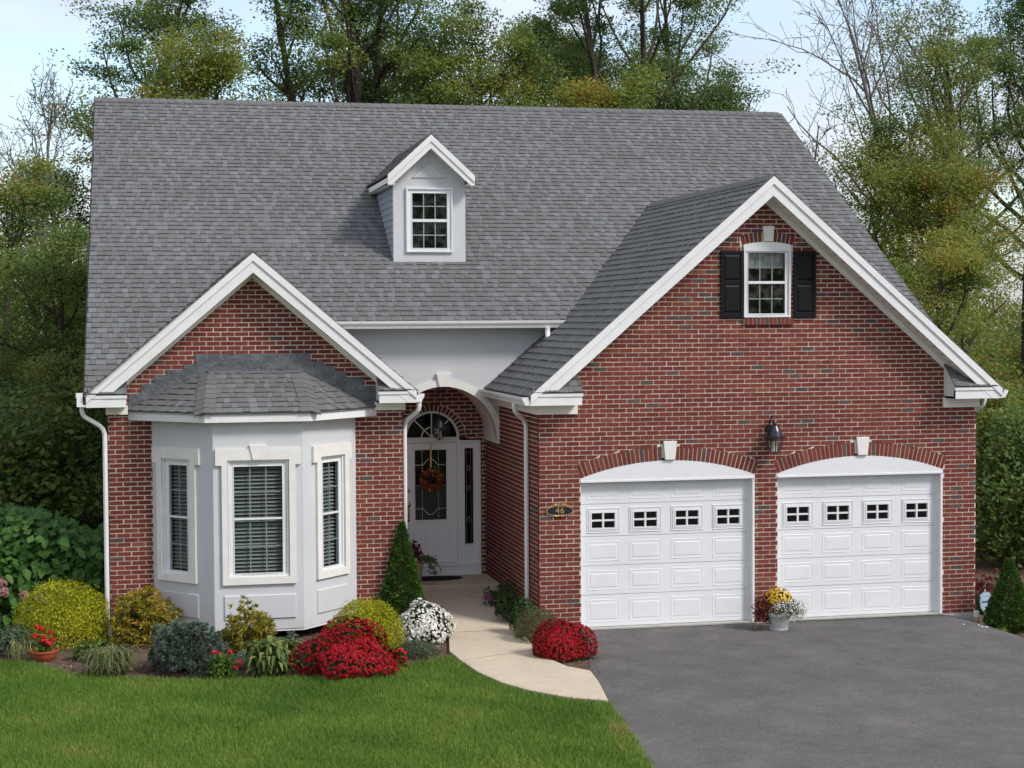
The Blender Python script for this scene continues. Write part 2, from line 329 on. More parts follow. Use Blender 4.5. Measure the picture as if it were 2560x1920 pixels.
sheet('ground', [(-400, -60), (400, -60), (400, 600), (-400, 600)], -0.25, 'soil')
sheet('lower_yard', [(6.6, -10), (40, -10), (40, 40), (-40, 40), (-40, 0.9), (-9, 0.3), (-9, 4), (6.6, 4)], -0.21, 'soil')
g2 = lambda *pts: [tuple(on_z(u, v, 0)[:2]) for u, v in pts]
bed_edge = g2((0, 1646.8), (86.8, 1659.8), (173.6, 1683.7), (282, 1692), (390.6, 1699), (521, 1701), (629, 1699), (738, 1693), (830, 1692), (920, 1684), (983.8, 1672), (1050, 1656.6), (1127.7, 1641))
path_left = g2((1102, 1610), (1123.8, 1633), (1151, 1656.6), (1197.7, 1687.7), (1256, 1713), (1322, 1732.4), (1419.3, 1750), (1520.4, 1758.5))
path_right = g2((1298.8, 1578.9), (1322, 1606), (1341.5, 1629.4), (1372.6, 1652.7), (1419.3, 1672.2), (1475.7, 1683), (1497, 1711), (1520.4, 1757.7))
drive_left = g2((1459, 1574), (1466, 1610), (1472, 1650), (1475.7, 1683), (1497, 1711), (1520.4, 1758), (1550, 1790), (1590, 1850), (1630, 1920))
dirx = (drive_left[-1][0]-drive_left[-2][0], drive_left[-1][1]-drive_left[-2][1])
drive_far = (drive_left[-1][0]+dirx[0]*6, drive_left[-1][1]+dirx[1]*6)
drive_right = [tuple(on_z(u, v, -0.15)[:2]) for u, v in ((2368, 1545), (2440, 1563), (2490, 1583), (2530, 1600), (2575, 1622))]
# mulch bed, lawn, driveway
bed_poly = [(-14, bed_edge[0][1]-0.1)] + bed_edge + [(p[0]+0.03, p[1]) for p in path_left[:3][::-1]] + [(0.05, 0.1), (0.62, -0.02)] + [drive_left[1], drive_left[2], (drive_left[3][0]-0.02, drive_left[3][1])] + path_right[::-1][2:] + [(0.1, 3.5), (-2.3, 3.5), (-2.3, 2.2), (-9.5, 2.2), (-14, 2.2)]
bed_poly = [(-14, bed_edge[0][1]-0.1)] + bed_edge + [path_left[2], path_left[4], path_left[5], (-0.4, -2.8), (drive_left[4][0]+0.1, drive_left[4][1]+0.15), (drive_left[2][0]+0.15, drive_left[2][1]), (0.75, 0.05), (0.05, 0.1), (0.05, 3.5), (-2.3, 3.5), (-2.3, 2.6), (-14, 2.6)]
sheet('mulch_bed', bed_poly, -0.016, 'mulch', step=0.35, hf=bed_h)
lawn_poly = [(-16, bed_edge[0][1]-0.15)] + bed_edge + path_left[2:] + drive_left[6:] + [drive_far, (-16, drive_far[1])]
def lawn_h(x, y): return 0.012*math.sin(x*1.3+y)*math.sin(y*1.7)
sheet('lawn_soil', lawn_poly, 0.0, 'turf', step=0.4, hf=lawn_h)
drive_poly = [(0.55, -0.02)] + drive_left[1:] + [drive_far, (26, drive_far[1]), (26, -5), (drive_right[-1][0]+0.6, drive_right[-1][1]-0.6)] + drive_right[::-1] + [(6.86, 0.02), (6.45, -0.02)]
drive_poly = [(0.55, 0.05)] + drive_left[1:] + [drive_far, (26, drive_far[1]), (26, -6)] + drive_right[::-1] + [(6.8, 0.05)]
sheet('driveway', drive_poly, -0.008, 'asphalt', step=0.35, hf=drive_h)
# grass strip right of the driveway
rg = [tuple(on_z(u, v, -0.17)[:2]) for u, v in ((2470, 1572), (2520, 1588), (2600, 1625), (2600, 1598), (2540, 1580))]
right_poly = [drive_right[1], drive_right[2], drive_right[3], drive_right[4], (26, -6), (26, 12), (6.95, 12), (6.95, 0.0)]
sheet('side_yard', right_poly, -0.2, 'mulch', step=0.6)

# ---- grit, leaves and specks on the driveway and lawn
def scatter(name, label, n, poly, box, zf, l, w, m, tint, keepf=None):
    P = np.stack([rng.uniform(box[0], box[1], n), rng.uniform(box[2], box[3], n)], 1); P = P[inpoly(P, poly)]
    if keepf is not None: P = P[keepf(P)]
    k = len(P); a = rng.uniform(0, 6.28, k); L_ = l*rng.uniform(0.4, 1.3, k); W_ = w*rng.uniform(0.5, 1.3, k); dx = np.stack([np.cos(a), np.sin(a)], 1)*L_[:, None]/2; dy = np.stack([-np.sin(a), np.cos(a)], 1)*W_[:, None]/2
    z = np.array([zf(x, y) for x, y in P]); V = np.zeros((k, 4, 3)); tl = rng.uniform(0.002, 0.012, (k, 4))
    for i, q in enumerate((-dx, -dy, dx, dy)): V[:, i, :2] = P+q; V[:, i, 2] = z+tl[:, i]
    fast_mesh(name, V, 4, tint(k), m, kind='stuff', label=label)
_dl = lambda P: P[:, 0]-np.interp(P[:, 1], [p[1] for p in drive_left[::-1]], [p[0] for p in drive_left[::-1]])
M['grit'] = mat('grit', (0, 0, 0), 0.95, 0.1, tint=[(0, (0.03, 0.025, 0.02)), (0.5, (0.16, 0.14, 0.12)), (0.8, (0.28, 0.25, 0.22)), (1, (0.5, 0.47, 0.42))])
scatter('driveway_grit', 'fine grit and crumbs lying on the asphalt driveway', 9000, drive_poly, (0.4, 9, -9, 0.05), lambda x, y: -0.006+drive_h(x, y), 0.016, 0.012, 'grit', lambda k: rng.beta(1.6, 1.6, k), lambda P: rng.random(len(P)) < np.clip(0.12+0.9*np.exp(-_dl(P)/0.25)+0.8*np.exp(P[:, 1]/0.25), 0, 1))
scatter('fallen_leaves', 'small fallen leaves scattered on the lawn and asphalt', 200, [(-9, -9), (8, -9), (8, 0), (-9, 0)], (-9, 8, -9, -0.4), lambda x, y: 0.022 if x < 0.6 else 0.0+drive_h(x, y), 0.06, 0.04, 'leaf', lambda k: rng.uniform(0.6, 1.0, k), lambda P: rng.random(len(P)) < np.where(_dl(P) < 0, 0.55, 0.12))
# ---- lawn grass
def blades(n, poly, box, zf, h, w, tintf):
    P = np.stack([rng.uniform(box[0], box[1], n), rng.uniform(box[2], box[3], n)], 1); P = P[inpoly(P, poly)]; m = len(P)
    a = rng.uniform(0, 2*np.pi, m); hh = h*rng.uniform(0.55, 1.25, m); ww = w*rng.uniform(0.6, 1.3, m)
    ln = rng.normal(0, 0.45, (m, 2))*hh[:, None]
    z = np.array([zf(x, y) for x, y in P]) if zf else np.zeros(m)
    P = P+rng.normal(0, 0.022, (m, 2)); V = np.zeros((m, 3, 3), np.float32); dx = np.stack([np.cos(a), np.sin(a)], 1)*ww[:, None]/2
    V[:, 0, :2] = P-dx; V[:, 1, :2] = P+dx; V[:, 2, :2] = P+ln; V[:, 0, 2] = z-0.005; V[:, 1, 2] = z-0.005; V[:, 2, 2] = z+hh
    return V.reshape(-1, 3), tintf(P)
def vnoise(P, s, seed):
    r = np.random.default_rng(seed); o = np.zeros(len(P))
    for k in range(7):
        an = r.uniform(0, 2*np.pi); f = s*r.uniform(0.6, 1.8); o += np.sin((P[:, 0]*np.cos(an)+P[:, 1]*np.sin(an))*f + r.uniform(0, 6.28))
    return o/7
def lawn_tint(P): return 0.50 + 0.38*vnoise(P, 1.6, 1) + 0.35*vnoise(P, 5.0, 2) + rng.normal(0, 0.17, len(P)) + 0.25*(np.abs(P[:, 0]-np.interp(P[:, 1], [p[1] for p in drive_left[::-1]], [p[0] for p in drive_left[::-1]])) < 0.22)
V, T = blades(330000, lawn_poly, (-9.2, 1.6, -9.2, -0.4), None, 0.055, 0.011, lawn_tint)
fast_mesh('grass', V, 3, T, 'grass', kind='stuff', label='mown green lawn grass in front of the flower bed')
V, T = blades(9000, right_poly, (7.6, 11.5, -2.6, 0.1), lambda x, y: -0.2, 0.06, 0.014, lambda P: rng.uniform(0.3, 1.0, len(P)))
k = np.repeat(V.reshape(-1, 3, 3)[:, 0, 1] < np.interp(V.reshape(-1, 3, 3)[:, 0, 0], [6.9, 7.5, 9, 11.5], [-0.4, -0.25, -0.75, -1.2]), 3)
fast_mesh('side_grass', V[k], 3, T[k[::3]], 'grass', kind='stuff', label='thin dry grass strip along the driveway edge')
# ---- mulch chips
P = np.stack([rng.uniform(-8.3, 0.9, 26000), rng.uniform(-3.0, 2.6, 26000)], 1); P = P[inpoly(P, bed_poly)]; m = len(P)
a = rng.uniform(0, 6.28, m); ln = rng.uniform(0.012, 0.045, m); wd = rng.uniform(0.006, 0.016, m); z = np.array([bed_h(x, y) for x, y in P]) - 0.012 + rng.uniform(0, 0.018, m)
dx = np.stack([np.cos(a), np.sin(a)], 1); dy = np.stack([-np.sin(a), np.cos(a)], 1); tz = rng.normal(0, 0.35, m)
V = np.zeros((m, 4, 3)); 
for i, (p, q) in enumerate(((-1, -1), (1, -1), (1, 1), (-1, 1))):
    V[:, i, :2] = P + dx*(p*ln/2)[:, None] + dy*(q*wd/2)[:, None]; V[:, i, 2] = z + p*ln/2*tz + 0.004
fast_mesh('mulch_chips', V, 4, rng.beta(2, 2.6, m), 'chip', kind='stuff', label='brown wood chips strewn over the flower bed')

# ---- concrete path: separate slabs
def up_h(y): return 0.17*sstep(0.0, 2.7, y)
path = link(bpy.data.objects.new('path', None), None, 'structure', 'curved pale concrete path from the front step to the driveway')
jt = [((1057.7, 1483.6), (1221, 1475.8)), ((1121.9, 1586.6), (1300.7, 1580.5)), ((1154.9, 1657.5), (1339, 1636)), None]
Lc = [tuple(on_z(1057.7, 1483.6, 0.19)[:2])] + g2((1121.9, 1586.6)) + path_left[2:]
Rc = [tuple(on_z(1221, 1477, 0.19)[:2]), tuple(on_z(1236.5, 1512.8, 0.15)[:2]), tuple(on_z(1259.9, 1540, 0.11)[:2])] + path_right
L0 = [(-1.30, 2.78), (-1.22, 1.6), Lc[1]]
segs = [([(-1.42, 2.775), (-1.33, 1.5), Lc[1]], [Rc[0], Rc[1], Rc[2], Rc[3]]), ([Lc[1], path_left[1], path_left[2]], [path_right[0], path_right[1], path_right[2]]), (path_left[2:], path_right[2:])]
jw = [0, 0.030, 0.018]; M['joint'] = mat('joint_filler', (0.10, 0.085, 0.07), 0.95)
for i, (la, ra) in enumerate(segs):
    pl = la + ra[::-1]; c = np.mean(pl, 0); b = MB()
    # pull the ends in a few mm so a joint shows
    top = [np.array(p)*1.0 for p in pl]
    if i > 0:
        d = np.array(la[1])-np.array(la[0]); top[0] = top[0]+d/np.linalg.norm(d)*jw[i]; d = np.array(ra[1])-np.array(ra[0]); top[len(pl)-1] = top[-1]+d/np.linalg.norm(d)*jw[i]
    n = len(top); vs1 = [(p[0], p[1], 0.036+up_h(p[1])) for p in top]; vs0 = [(p[0], p[1], -0.05) for p in top]
    b.v += vs1+vs0
    b.f += [tuple(range(n))] + [(q, (q+1) % n, (q+1) % n+n, q+n) for q in range(n)]; b.t += [0.5]*(n+1); b.m += [0]*(n+1)
    o = b.build('slab', 'concrete', path, bevel=0.006)
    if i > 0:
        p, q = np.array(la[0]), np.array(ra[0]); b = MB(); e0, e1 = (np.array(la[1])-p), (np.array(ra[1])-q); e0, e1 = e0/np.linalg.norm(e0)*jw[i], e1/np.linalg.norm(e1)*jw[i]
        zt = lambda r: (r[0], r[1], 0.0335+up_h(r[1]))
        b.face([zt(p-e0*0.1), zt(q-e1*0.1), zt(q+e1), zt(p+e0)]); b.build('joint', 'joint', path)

# ================================================================== HOUSE
house = thing('brick_house', 'red brick house with grey shingle roof, two gables, dormer and two white garage doors', 'house')
yL, yS, yE, oh = 1.22, 2.742, 3.775, 0.394
W = 6.8
FG = F((0, 0, 0), (1, 0, 0), (0, -1, 0)); FL = F((0, yL, 0), (1, 0, 0), (0, -1, 0)); FE = F((0, yE, 0), (1, 0, 0), (0, -1, 0)); FS = F((0, yS, 0), (1, 0, 0), (0, -1, 0))
FSide = F((0, 0, 0), (0, 1, 0), (-1, 0, 0))          # garage side wall facing the porch
FLs = F((-1.79, yL, 0), (0, 1, 0), (1, 0, 0))       # left wing's wall facing the porch
ZM, YM, SM = 4.492, 2.44, 0.6224
RY, RZ, XL, XR = 9.119, 8.649, -6.33, 7.22
zmain = lambda y: ZM+(y-YM)*SM
ymain = lambda z: YM+(z-ZM)/SM
BR = []      # bricks: (frame, quad, d, tint, wall)
def brick_tint(dark): 
    return float(rng.uniform(0, 0.12)) if rng.random() < dark else float(np.clip(rng.normal(0.52, 0.17), 0.17, 1))
def lay(fr, polys, wall, z0, z1, course=0.0667, Lb=0.1995, j=0.0150, dark=0.05, phase=0.0):
    k = 0; z = z0
    while z < z1:
        o = phase + (Lb/2 if k % 2 else 0) + rng.normal(0, 0.004)
        xs = [p[0] for q in polys for p in q]; a = math.floor((min(xs)-o)/Lb); b = math.ceil((max(xs)-o)/Lb)
        cuts = [(o+i*Lb+j/2+rng.normal(0, .0012), o+(i+1)*Lb-j/2+rng.normal(0, .0012)) for i in range(a, b)]
        dk = dark(z) if callable(dark) else dark
        for q in clip_cells(polys, z+j/2+rng.normal(0, .0006), z+course-j/2, cuts):
            BR.append((fr, q, 0.007+rng.random()*0.004, brick_tint(dk), wall))
        z += course; k += 1
def lay_arch(fr, wall, cx, cz, r0, r1, a0, a1, n, dark=0.08):
    for i in range(n):
        p, q = a0+(a1-a0)*(i+0.13)/n, a0+(a1-a0)*(i+0.87)/n
        P = lambda r, a: (cx+r*math.sin(a), cz+r*math.cos(a))
        BR.append((fr, (P(r0, p), P(r0, q), P(r1-0.006, q), P(r1-0.006, p)), 0.009+rng.random()*0.003, brick_tint(dark), wall))
# --- garage gable wall
ACZ, AR0, AR1, AHALF = -1.437, 3.874, 4.079, 1.326
ath = math.asin(AHALF/AR0)
acx = (1.932, 4.934)
gs = 0.862                                # gable pitch
gz = lambda x: 6.546-gs*abs(x-3.4)         # top of garage roof
wall_top = [(0, gz(0)-0.22), (3.4, gz(3.4)-0.22), (W, gz(W)-0.22)]
Gouter = [(0, 0), (W-0.004, 0)] + wall_top[::-1]
Gbr = [(-0.009, 0), (W+0.003, 0), (W+0.003, gz(W)-0.22), (3.4, gz(3.4)-0.22), (-0.009, gz(0)-0.22)]
GD = []
for cx in acx: GD.append([(cx-AHALF, -0.1), (cx+AHALF, -0.1), (cx+AHALF, 2.203)] + arc(cx, ACZ, AR1, ath, -ath, 16) + [(cx-AHALF, 2.203)])
Wc = (3.44, 5.0)
wr0 = 1.62; wcz = 5.612-wr0; wth = math.asin(0.385/wr0)
Gwin = [(3.073, 4.394), (3.81, 4.394), (3.845, 4.394)]
Gwin = [(3.078, 4.392), (3.846, 4.392), (3.846, 4.496), (3.808, 4.5)] + arc(3.44, wcz, wr0+0.145, wth*1.0, -wth*1.0, 8) + [(3.074, 4.5), (3.078, 4.496)]
b = MB(); b.prism(FG, Gouter, -0.28, 0.0)
# mortar wall with openings: build as strips between scanlines
def holed_wall(name, fr, polys, z0, z1, m, dz=0.0667, d0=-0.10):
    b = MB(); zs = list(np.arange(z0, z1, dz)) + [z1]
    for a, c in zip(zs, zs[1:]):
        e = (c-a)*0.01
        A, B = scan(polys, a+e), scan(polys, c-e)
        if len(A) != len(B): A = B = scan(polys, (a+c)/2)
        for (p0, p1), (q0, q1) in zip(A, B):
            b.hexa([fr.p(p0, 0, a), fr.p(p1, 0, a), fr.p(q1, 0, c), fr.p(q0, 0, c)], [fr.p(p0, d0, a), fr.p(p1, d0, a), fr.p(q1, d0, c), fr.p(q0, d0, c)], skip=(2, 4))
    return b.build(name, m, house)
Ghol = []
for cx in acx: Ghol.append([(cx-AHALF, -0.1), (cx+AHALF, -0.1)] + arc(cx, ACZ, AR0, ath, -ath, 16))
Gwh = [(3.076, 4.50), (3.806, 4.50)] + arc(3.44, wcz, wr0, wth*0.98, -wth*0.98, 8)
garage_wall = holed_wall('garage_wall', FG, [Gouter]+Ghol+[Gwh], 0.0, 6.33, 'mortar')
lay(FG, [Gbr]+GD+[Gwin], garage_wall, 0.004, 6.33, dark=lambda z: 0.045 if z < 4.4 else 0.17, phase=0.0)
for cx in acx:
    kw = 0.1/4.0
    lay_arch(FG, garage_wall, cx, ACZ, AR0, AR1, -ath, -kw, 19); lay_arch(FG, garage_wall, cx, ACZ, AR0, AR1, kw, ath, 19)
lay_arch(FG, garage_wall, 3.455, wcz, wr0, wr0+0.15, -wth*1.02, -0.052, 5); lay_arch(FG, garage_wall, 3.455, wcz, wr0, wr0+0.15, 0.052, wth*1.02, 5)
b = MB(); b.box(FG, 3.086, 3.84, -0.02, 0.042, 4.399, 4.491); b.build('sill_mortar', 'mortar', garage_wall)
for i in range(12):
    s0 = 3.083+i*0.0633; BR.append((FG, ((s0+.006, 4.396), (s0+.0575, 4.396), (s0+.0575, 4.494), (s0+.006, 4.494)), 0.05, brick_tint(0.4), garage_wall))
# --- garage side wall (porch side)
side_poly = [[(0.0, 0.0), (yE, 0.0), (yE, 3.2), (0.0, 3.2)]]
side_wall = holed_wall('porch_side_wall', FSide, [[(0.012, 0.0), (yE, 0.0), (yE, 3.2), (0.012, 3.2)]], 0.0, 3.2, 'mortar', 0.4)
lay(FSide, side_poly, side_wall, 0.004, 3.2, dark=0.06)
# --- left wing gable wall
lc, lpk, ls, lx0, lx1 = -3.971, 5.469, 0.854, -6.02, -1.79
lz = lambda x: lpk-ls*abs(x-lc)
Louter = [(lx0, -0.1), (lx1, -0.1), (lx1, lz(lx1)-0.22), (lc, lz(lc)-0.22), (lx0, lz(lx0)-0.22)]
bayhole = [(-5.40, -0.2), (-2.50, -0.2), (-2.50, 3.15), (-5.40, 3.15)]
left_wall = holed_wall('left_wing_wall', FL, [Louter, bayhole], 0.0, 5.25, 'mortar')
lay(FL, [Louter, bayhole], left_wall, 0.004, 5.25, dark=0.035, phase=lx0)
lside = [[(0, 0.0), (yE-yL, 0.0), (yE-yL, 3.2), (0, 3.2)]]
left_side = holed_wall('left_wing_side_wall', FLs, [[(0.012, 0.0), (yE-yL, 0.0), (yE-yL, 3.2), (0.012, 3.2)]], 0.0, 3.2, 'mortar', 0.4)
lay(FLs, lside, left_side, 0.004, 3.2, dark=0.05)
# --- entry wall
fcx, fcz, fr_ = -0.92, 2.545, 0.456
dhole = [(-1.47, 0.2), (-0.108, 0.2), (-0.108, 2.515)] + [(fcx+fr_*math.cos(t), fcz+fr_*math.sin(t)) for t in np.linspace(0, math.pi, 17)] + [(-1.47, 2.515)]
dhole2 = [(-1.47, 0.2), (-0.108, 0.2), (-0.108, 2.515), (fcx+0.575, 2.52)] + [(fcx+0.575*math.cos(t), fcz+0.575*math.sin(t)) for t in np.linspace(0, math.pi, 17)] + [(-1.495, 2.515), (-1.47, 2.515)]
eouter = [(-1.79, 0.25), (0, 0.25), (0, 3.5), (-1.79, 3.5)]
entry_wall = holed_wall('entry_wall', FE, [eouter, dhole], 0.25, 3.5, 'mortar')
lay(FE, [eouter, dhole2], entry_wall, 0.29, 3.5, dark=0.10, phase=0.03)
lay_arch(FE, entry_wall, fcx, fcz, fr_+0.004, fr_+0.112, -math.pi/2, math.pi/2, 23, 0.3)

# --- write the bricks: the ~300 nearest whole ones as objects, the rest as one part
def quad_c(e): q = np.mean(e[1], 0); return np.array(e[0].p(q[0], 0, q[1]))
def full(e): q = e[1]; return q[1][0]-q[0][0] > 0.18 and q[2][0]-q[3][0] > 0.18
order = sorted(range(len(BR)), key=lambda i: (0 if (full(BR[i]) and BR[i][0] in (FG, FL)) else 1, np.linalg.norm(quad_c(BR[i])-CAM)))
chosen = set(order[:300])
rest = MB()
def add_brick(b, e):
    fr, q, d, t, w = e
    b.hexa([fr.p(a, d, z) for a, z in q], [fr.p(a, -0.004, z) for a, z in q], t, skip=(1,))
for i, e in enumerate(BR):
    if i in chosen:
        b = MB(); add_brick(b, e); b.build('brick', 'brick', e[4])
    else: add_brick(rest, e)
rest.build('brickwork', 'brick', house, kind='stuff')

# --- roofs -------------------------------------------------------------
SH = []     # shingle tabs: (four base points, four top points, tint)
def shingle_area(o, u, v, region, parent, exposure=0.143, rand=True, v0=0.0, v1=None, thick=1.0):
    o, u, v = np.array(o, float), np.array(u, float), np.array(v, float); u /= np.linalg.norm(u); v /= np.linalg.norm(v); n = np.cross(u, v); n = n if n[2] > 0 else -n
    vv = v0; P = lambda a, c, h: o+u*a+v*c+n*h
    vmax = v1 if v1 is not None else max(p[1] for q in region for p in q)
    us = [p[0] for q in region for p in q]
    while vv < vmax-0.02:
        ve = min(vv+exposure, vmax); cuts = []; a = min(us)-rng.uniform(0, 0.3)
        hi = rng.random() < 0.5
        while a < max(us):
            w = rng.choice([0.07, 0.085, 0.10, 0.12, 0.145]); cuts.append((a, a+w-0.003)); a += w
        for q in clip_cells(region, vv, ve, cuts):
            hi = (not hi) if rng.random() < 0.8 else hi
            base = rng.choice([0.12, 0.3, 0.45], p=[0.3, 0.4, 0.3]) if hi else rng.choice([0.35, 0.6, 0.78, 0.95], p=[0.3, 0.3, 0.25, 0.15]); t = float(np.clip(base+rng.normal(0, 0.07), 0, 1))
            th = (0.021 if hi else 0.012)*thick
            j = rng.normal(0, 0.0016)
            q = [(q[0][0], q[0][1]+j), (q[1][0], q[1][1]+j), q[2], q[3]]
            A = [P(*q[0], th), P(*q[1], th), P(*q[2], 0.003), P(*q[3], 0.003)]; B = [P(*q[0], -0.01), P(*q[1], -0.01), P(*q[2], -0.012), P(*q[3], -0.012)]
            SH.append((A, B, t, parent, abs(q[1][0]-q[0][0])))
        vv += exposure
sl = math.sqrt(1+SM*SM)
def mp_(x, y): return (x, (y-0.80)*sl)
lyv = lambda x: ymain(lz(x)); gyv = lambda x: ymain(gz(x))
xl4 = lc+(lpk-ZM)/ls; xg4 = 3.4-(6.546-ZM)/gs
main_poly = [mp_(XL, 0.84), mp_(-6.30, 0.84), mp_(lc, lyv(lc)), mp_(xl4, YM), mp_(xg4, YM), mp_(3.4, gyv(3.4)), mp_(XR, gyv(XR)), mp_(XR, RY), mp_(XL, RY)]
b = MB()
def slab_from(b, pts, th, tint=0.5, m=0):
    n = len(pts); k = len(b.v); b.v += [tuple(p) for p in pts] + [(p[0], p[1], p[2]-th) for p in pts]
    for q in [tuple(range(n)), tuple(range(2*n-1, n-1, -1))] + [(i, (i+1) % n, (i+1) % n+n, i+n) for i in range(n)]: b.f.append(tuple(k+j for j in q)); b.t.append(tint); b.m.append(m)
M3 = lambda x, y: (x, y, zmain(y)-0.012)
slab_from(b, [M3(XL, 0.84), M3(-6.30, 0.84), M3(lc, lyv(lc)), M3(xl4, YM), M3(xg4, YM), M3(3.4, gyv(3.4)), M3(XR, gyv(XR)), M3(XR, RY), M3(XL, RY)], 0.05)
slab_from(b, [(XL, RY, RZ-0.012), (XR, RY, RZ-0.012), (XR, RY+8.0, RZ-8*SM), (XL, RY+8.0, RZ-8*SM)], 0.05)
main_roof = b.build('main_roof', 'deck', house)
shingle_area((0, 0.80, zmain(0.80)), (1, 0, 0), (0, 1, SM), [main_poly], main_roof, v0=0.04*sl)
# garage roof slopes: u along y, v up the slope
def gable_roof(name, cx, pk, s, x0, x1, yf, ybl, ybr):
    b = MB(); zz = lambda x: pk-s*abs(x-cx); k = math.sqrt(1+s*s)
    roof = None
    pl = [(x0, yf)] + [(cx, yf), (cx, ymain(pk))] + ([(cx-(pk-ZM)/s, YM), (cx-(pk-ZM)/s, ybl)] if ybl > 2 else []) + [(x0, ybl)]
    pr = [(x1, yf), (cx, yf), (cx, ymain(pk))] + ([(cx+(pk-ZM)/s, YM), (cx+(pk-ZM)/s, ybr)] if ybr > 2 else []) + [(x1, ybr)]
    for P in (pl, pr): slab_from(b, [(x, y, zz(x)-0.012) for x, y in P], 0.04)
    roof = b.build(name, 'deck', house)
    shingle_area((x0, 0, zz(x0)), (0, 1, 0), (1, 0, s), [[(y, (x-x0)*k) for x, y in pl]], roof, v0=0.0)
    shingle_area((x1, 0, zz(x1)), (0, 1, 0), (-1, 0, s), [[(y, (x1-x)*k) for x, y in pr]], roof, v0=0.0)
    return roof
garage_roof = gable_roof('garage_roof', 3.4, 6.546, gs, -0.235, 7.035, -oh-0.015, yS, yS)
left_roof = gable_roof('left_wing_roof', lc, lpk, ls, -6.33, -1.615, 0.835, 0.80, yS)
# ridge and hip caps
def caps(p0, p1, w0, parent, n1, n2, step=0.15, wid=0.13, name='ridge_cap', drop=0.1):
    p0, p1 = np.array(p0, float), np.array(p1, float); Ld = np.linalg.norm(p1-p0); t = (p1-p0)/Ld; n = int(Ld/step)
    n1, n2 = np.array(n1, float)/np.linalg.norm(n1), np.array(n2, float)/np.linalg.norm(n2)
    d1, d2 = np.cross(t, n1), np.cross(t, n2)
    if d1[2] > 0: d1 = -d1
    if d2[2] > 0: d2 = -d2
    if d1@d2 > 0.97: pass
    up = (n1+n2); up /= np.linalg.norm(up)
    for i in range(n):
        a, c = p0+t*step*i-t*0.02, p0+t*step*(i+1); tt = float(np.clip(rng.normal(0.3, 0.18), 0, 1)); b = MB()
        h0, h1 = 0.026+rng.normal(0, .0015), 0.018
        A = [a+d1*wid+n1*h0, a+up*h0*1.25, c+up*h1*1.25, c+d1*wid+n1*h1]; B = [a+up*h0*1.25, a+d2*wid+n2*h0, c+d2*wid+n2*h1, c+up*h1*1.25]
        lo = 0.02
        b.hexa(A, [q-up*lo for q in A], tt); b.hexa(B, [q-up*lo for q in B], tt)
        b.build(name, 'shingle', parent)
nm = (0, -SM, 1); nmb = (0, SM, 1)
caps((XL, RY, RZ), (XR, RY, RZ), 0, main_roof, nm, nmb, 0.15)
caps((3.4, -oh, 6.546), (3.4, gyv(3.4), 6.546), 0, garage_roof, (-gs, 0, 1), (gs, 0, 1), 0.15)
caps((lc, 0.85, lpk), (lc, lyv(lc), lpk), 0, left_roof, (-ls, 0, 1), (ls, 0, 1), 0.15)
# main roof rake trims
for x0, x1 in ((XL-0.02, XL+0.015), (XR-0.015, XR+0.02)):
    ys = (0.84 if x0 < 0 else 1.0); b = MB()
    b.hexa([(x0, ys, zmain(ys)-0.16), (x1, ys, zmain(ys)-0.16), (x1, ys, zmain(ys)-0.003), (x0, ys, zmain(ys)-0.003)], [(x0, RY, RZ-0.16), (x1, RY, RZ-0.16), (x1, RY, RZ-0.003), (x0, RY, RZ-0.003)])
    b.build('rake_trim', 'deck', house)
# --- house body behind (plain walls)
b = MB()
b.wbox(-6.02, 6.80, 8.4, 14.5, -0.2, 4.6)
b.wbox(-6.02, -5.95, yL+0.30, 8.4, -0.2, 3.4); b.wbox(6.70, 6.80, 0.285, 8.4, -0.2, 3.4)
for x in (-6.0, 6.75):
    b.hexa([(x, 2.0, 3.4), (x+0.04, 2.0, 3.4), (x+0.04, 2.0, zmain(2.0)-0.1), (x, 2.0, zmain(2.0)-0.1)], [(x, RY, 3.4), (x+0.04, RY, 3.4), (x+0.04, RY, RZ-0.1), (x, RY, RZ-0.1)])
    b.hexa([(x, RY, 3.4), (x+0.04, RY, 3.4), (x+0.04, RY, RZ-0.1), (x, RY, RZ-0.1)], [(x, 15, 3.4), (x+0.04, 15, 3.4), (x+0.04, 15, RZ-5.88*SM-0.1), (x, 15, RZ-5.88*SM-0.1)])
b.build('rear_wall', 'siding', house)
b = MB(); b.wbox(-0.02, 6.82, -0.02, 0.4, -0.6, -0.002); b.build('foundation', 'foundation', house)

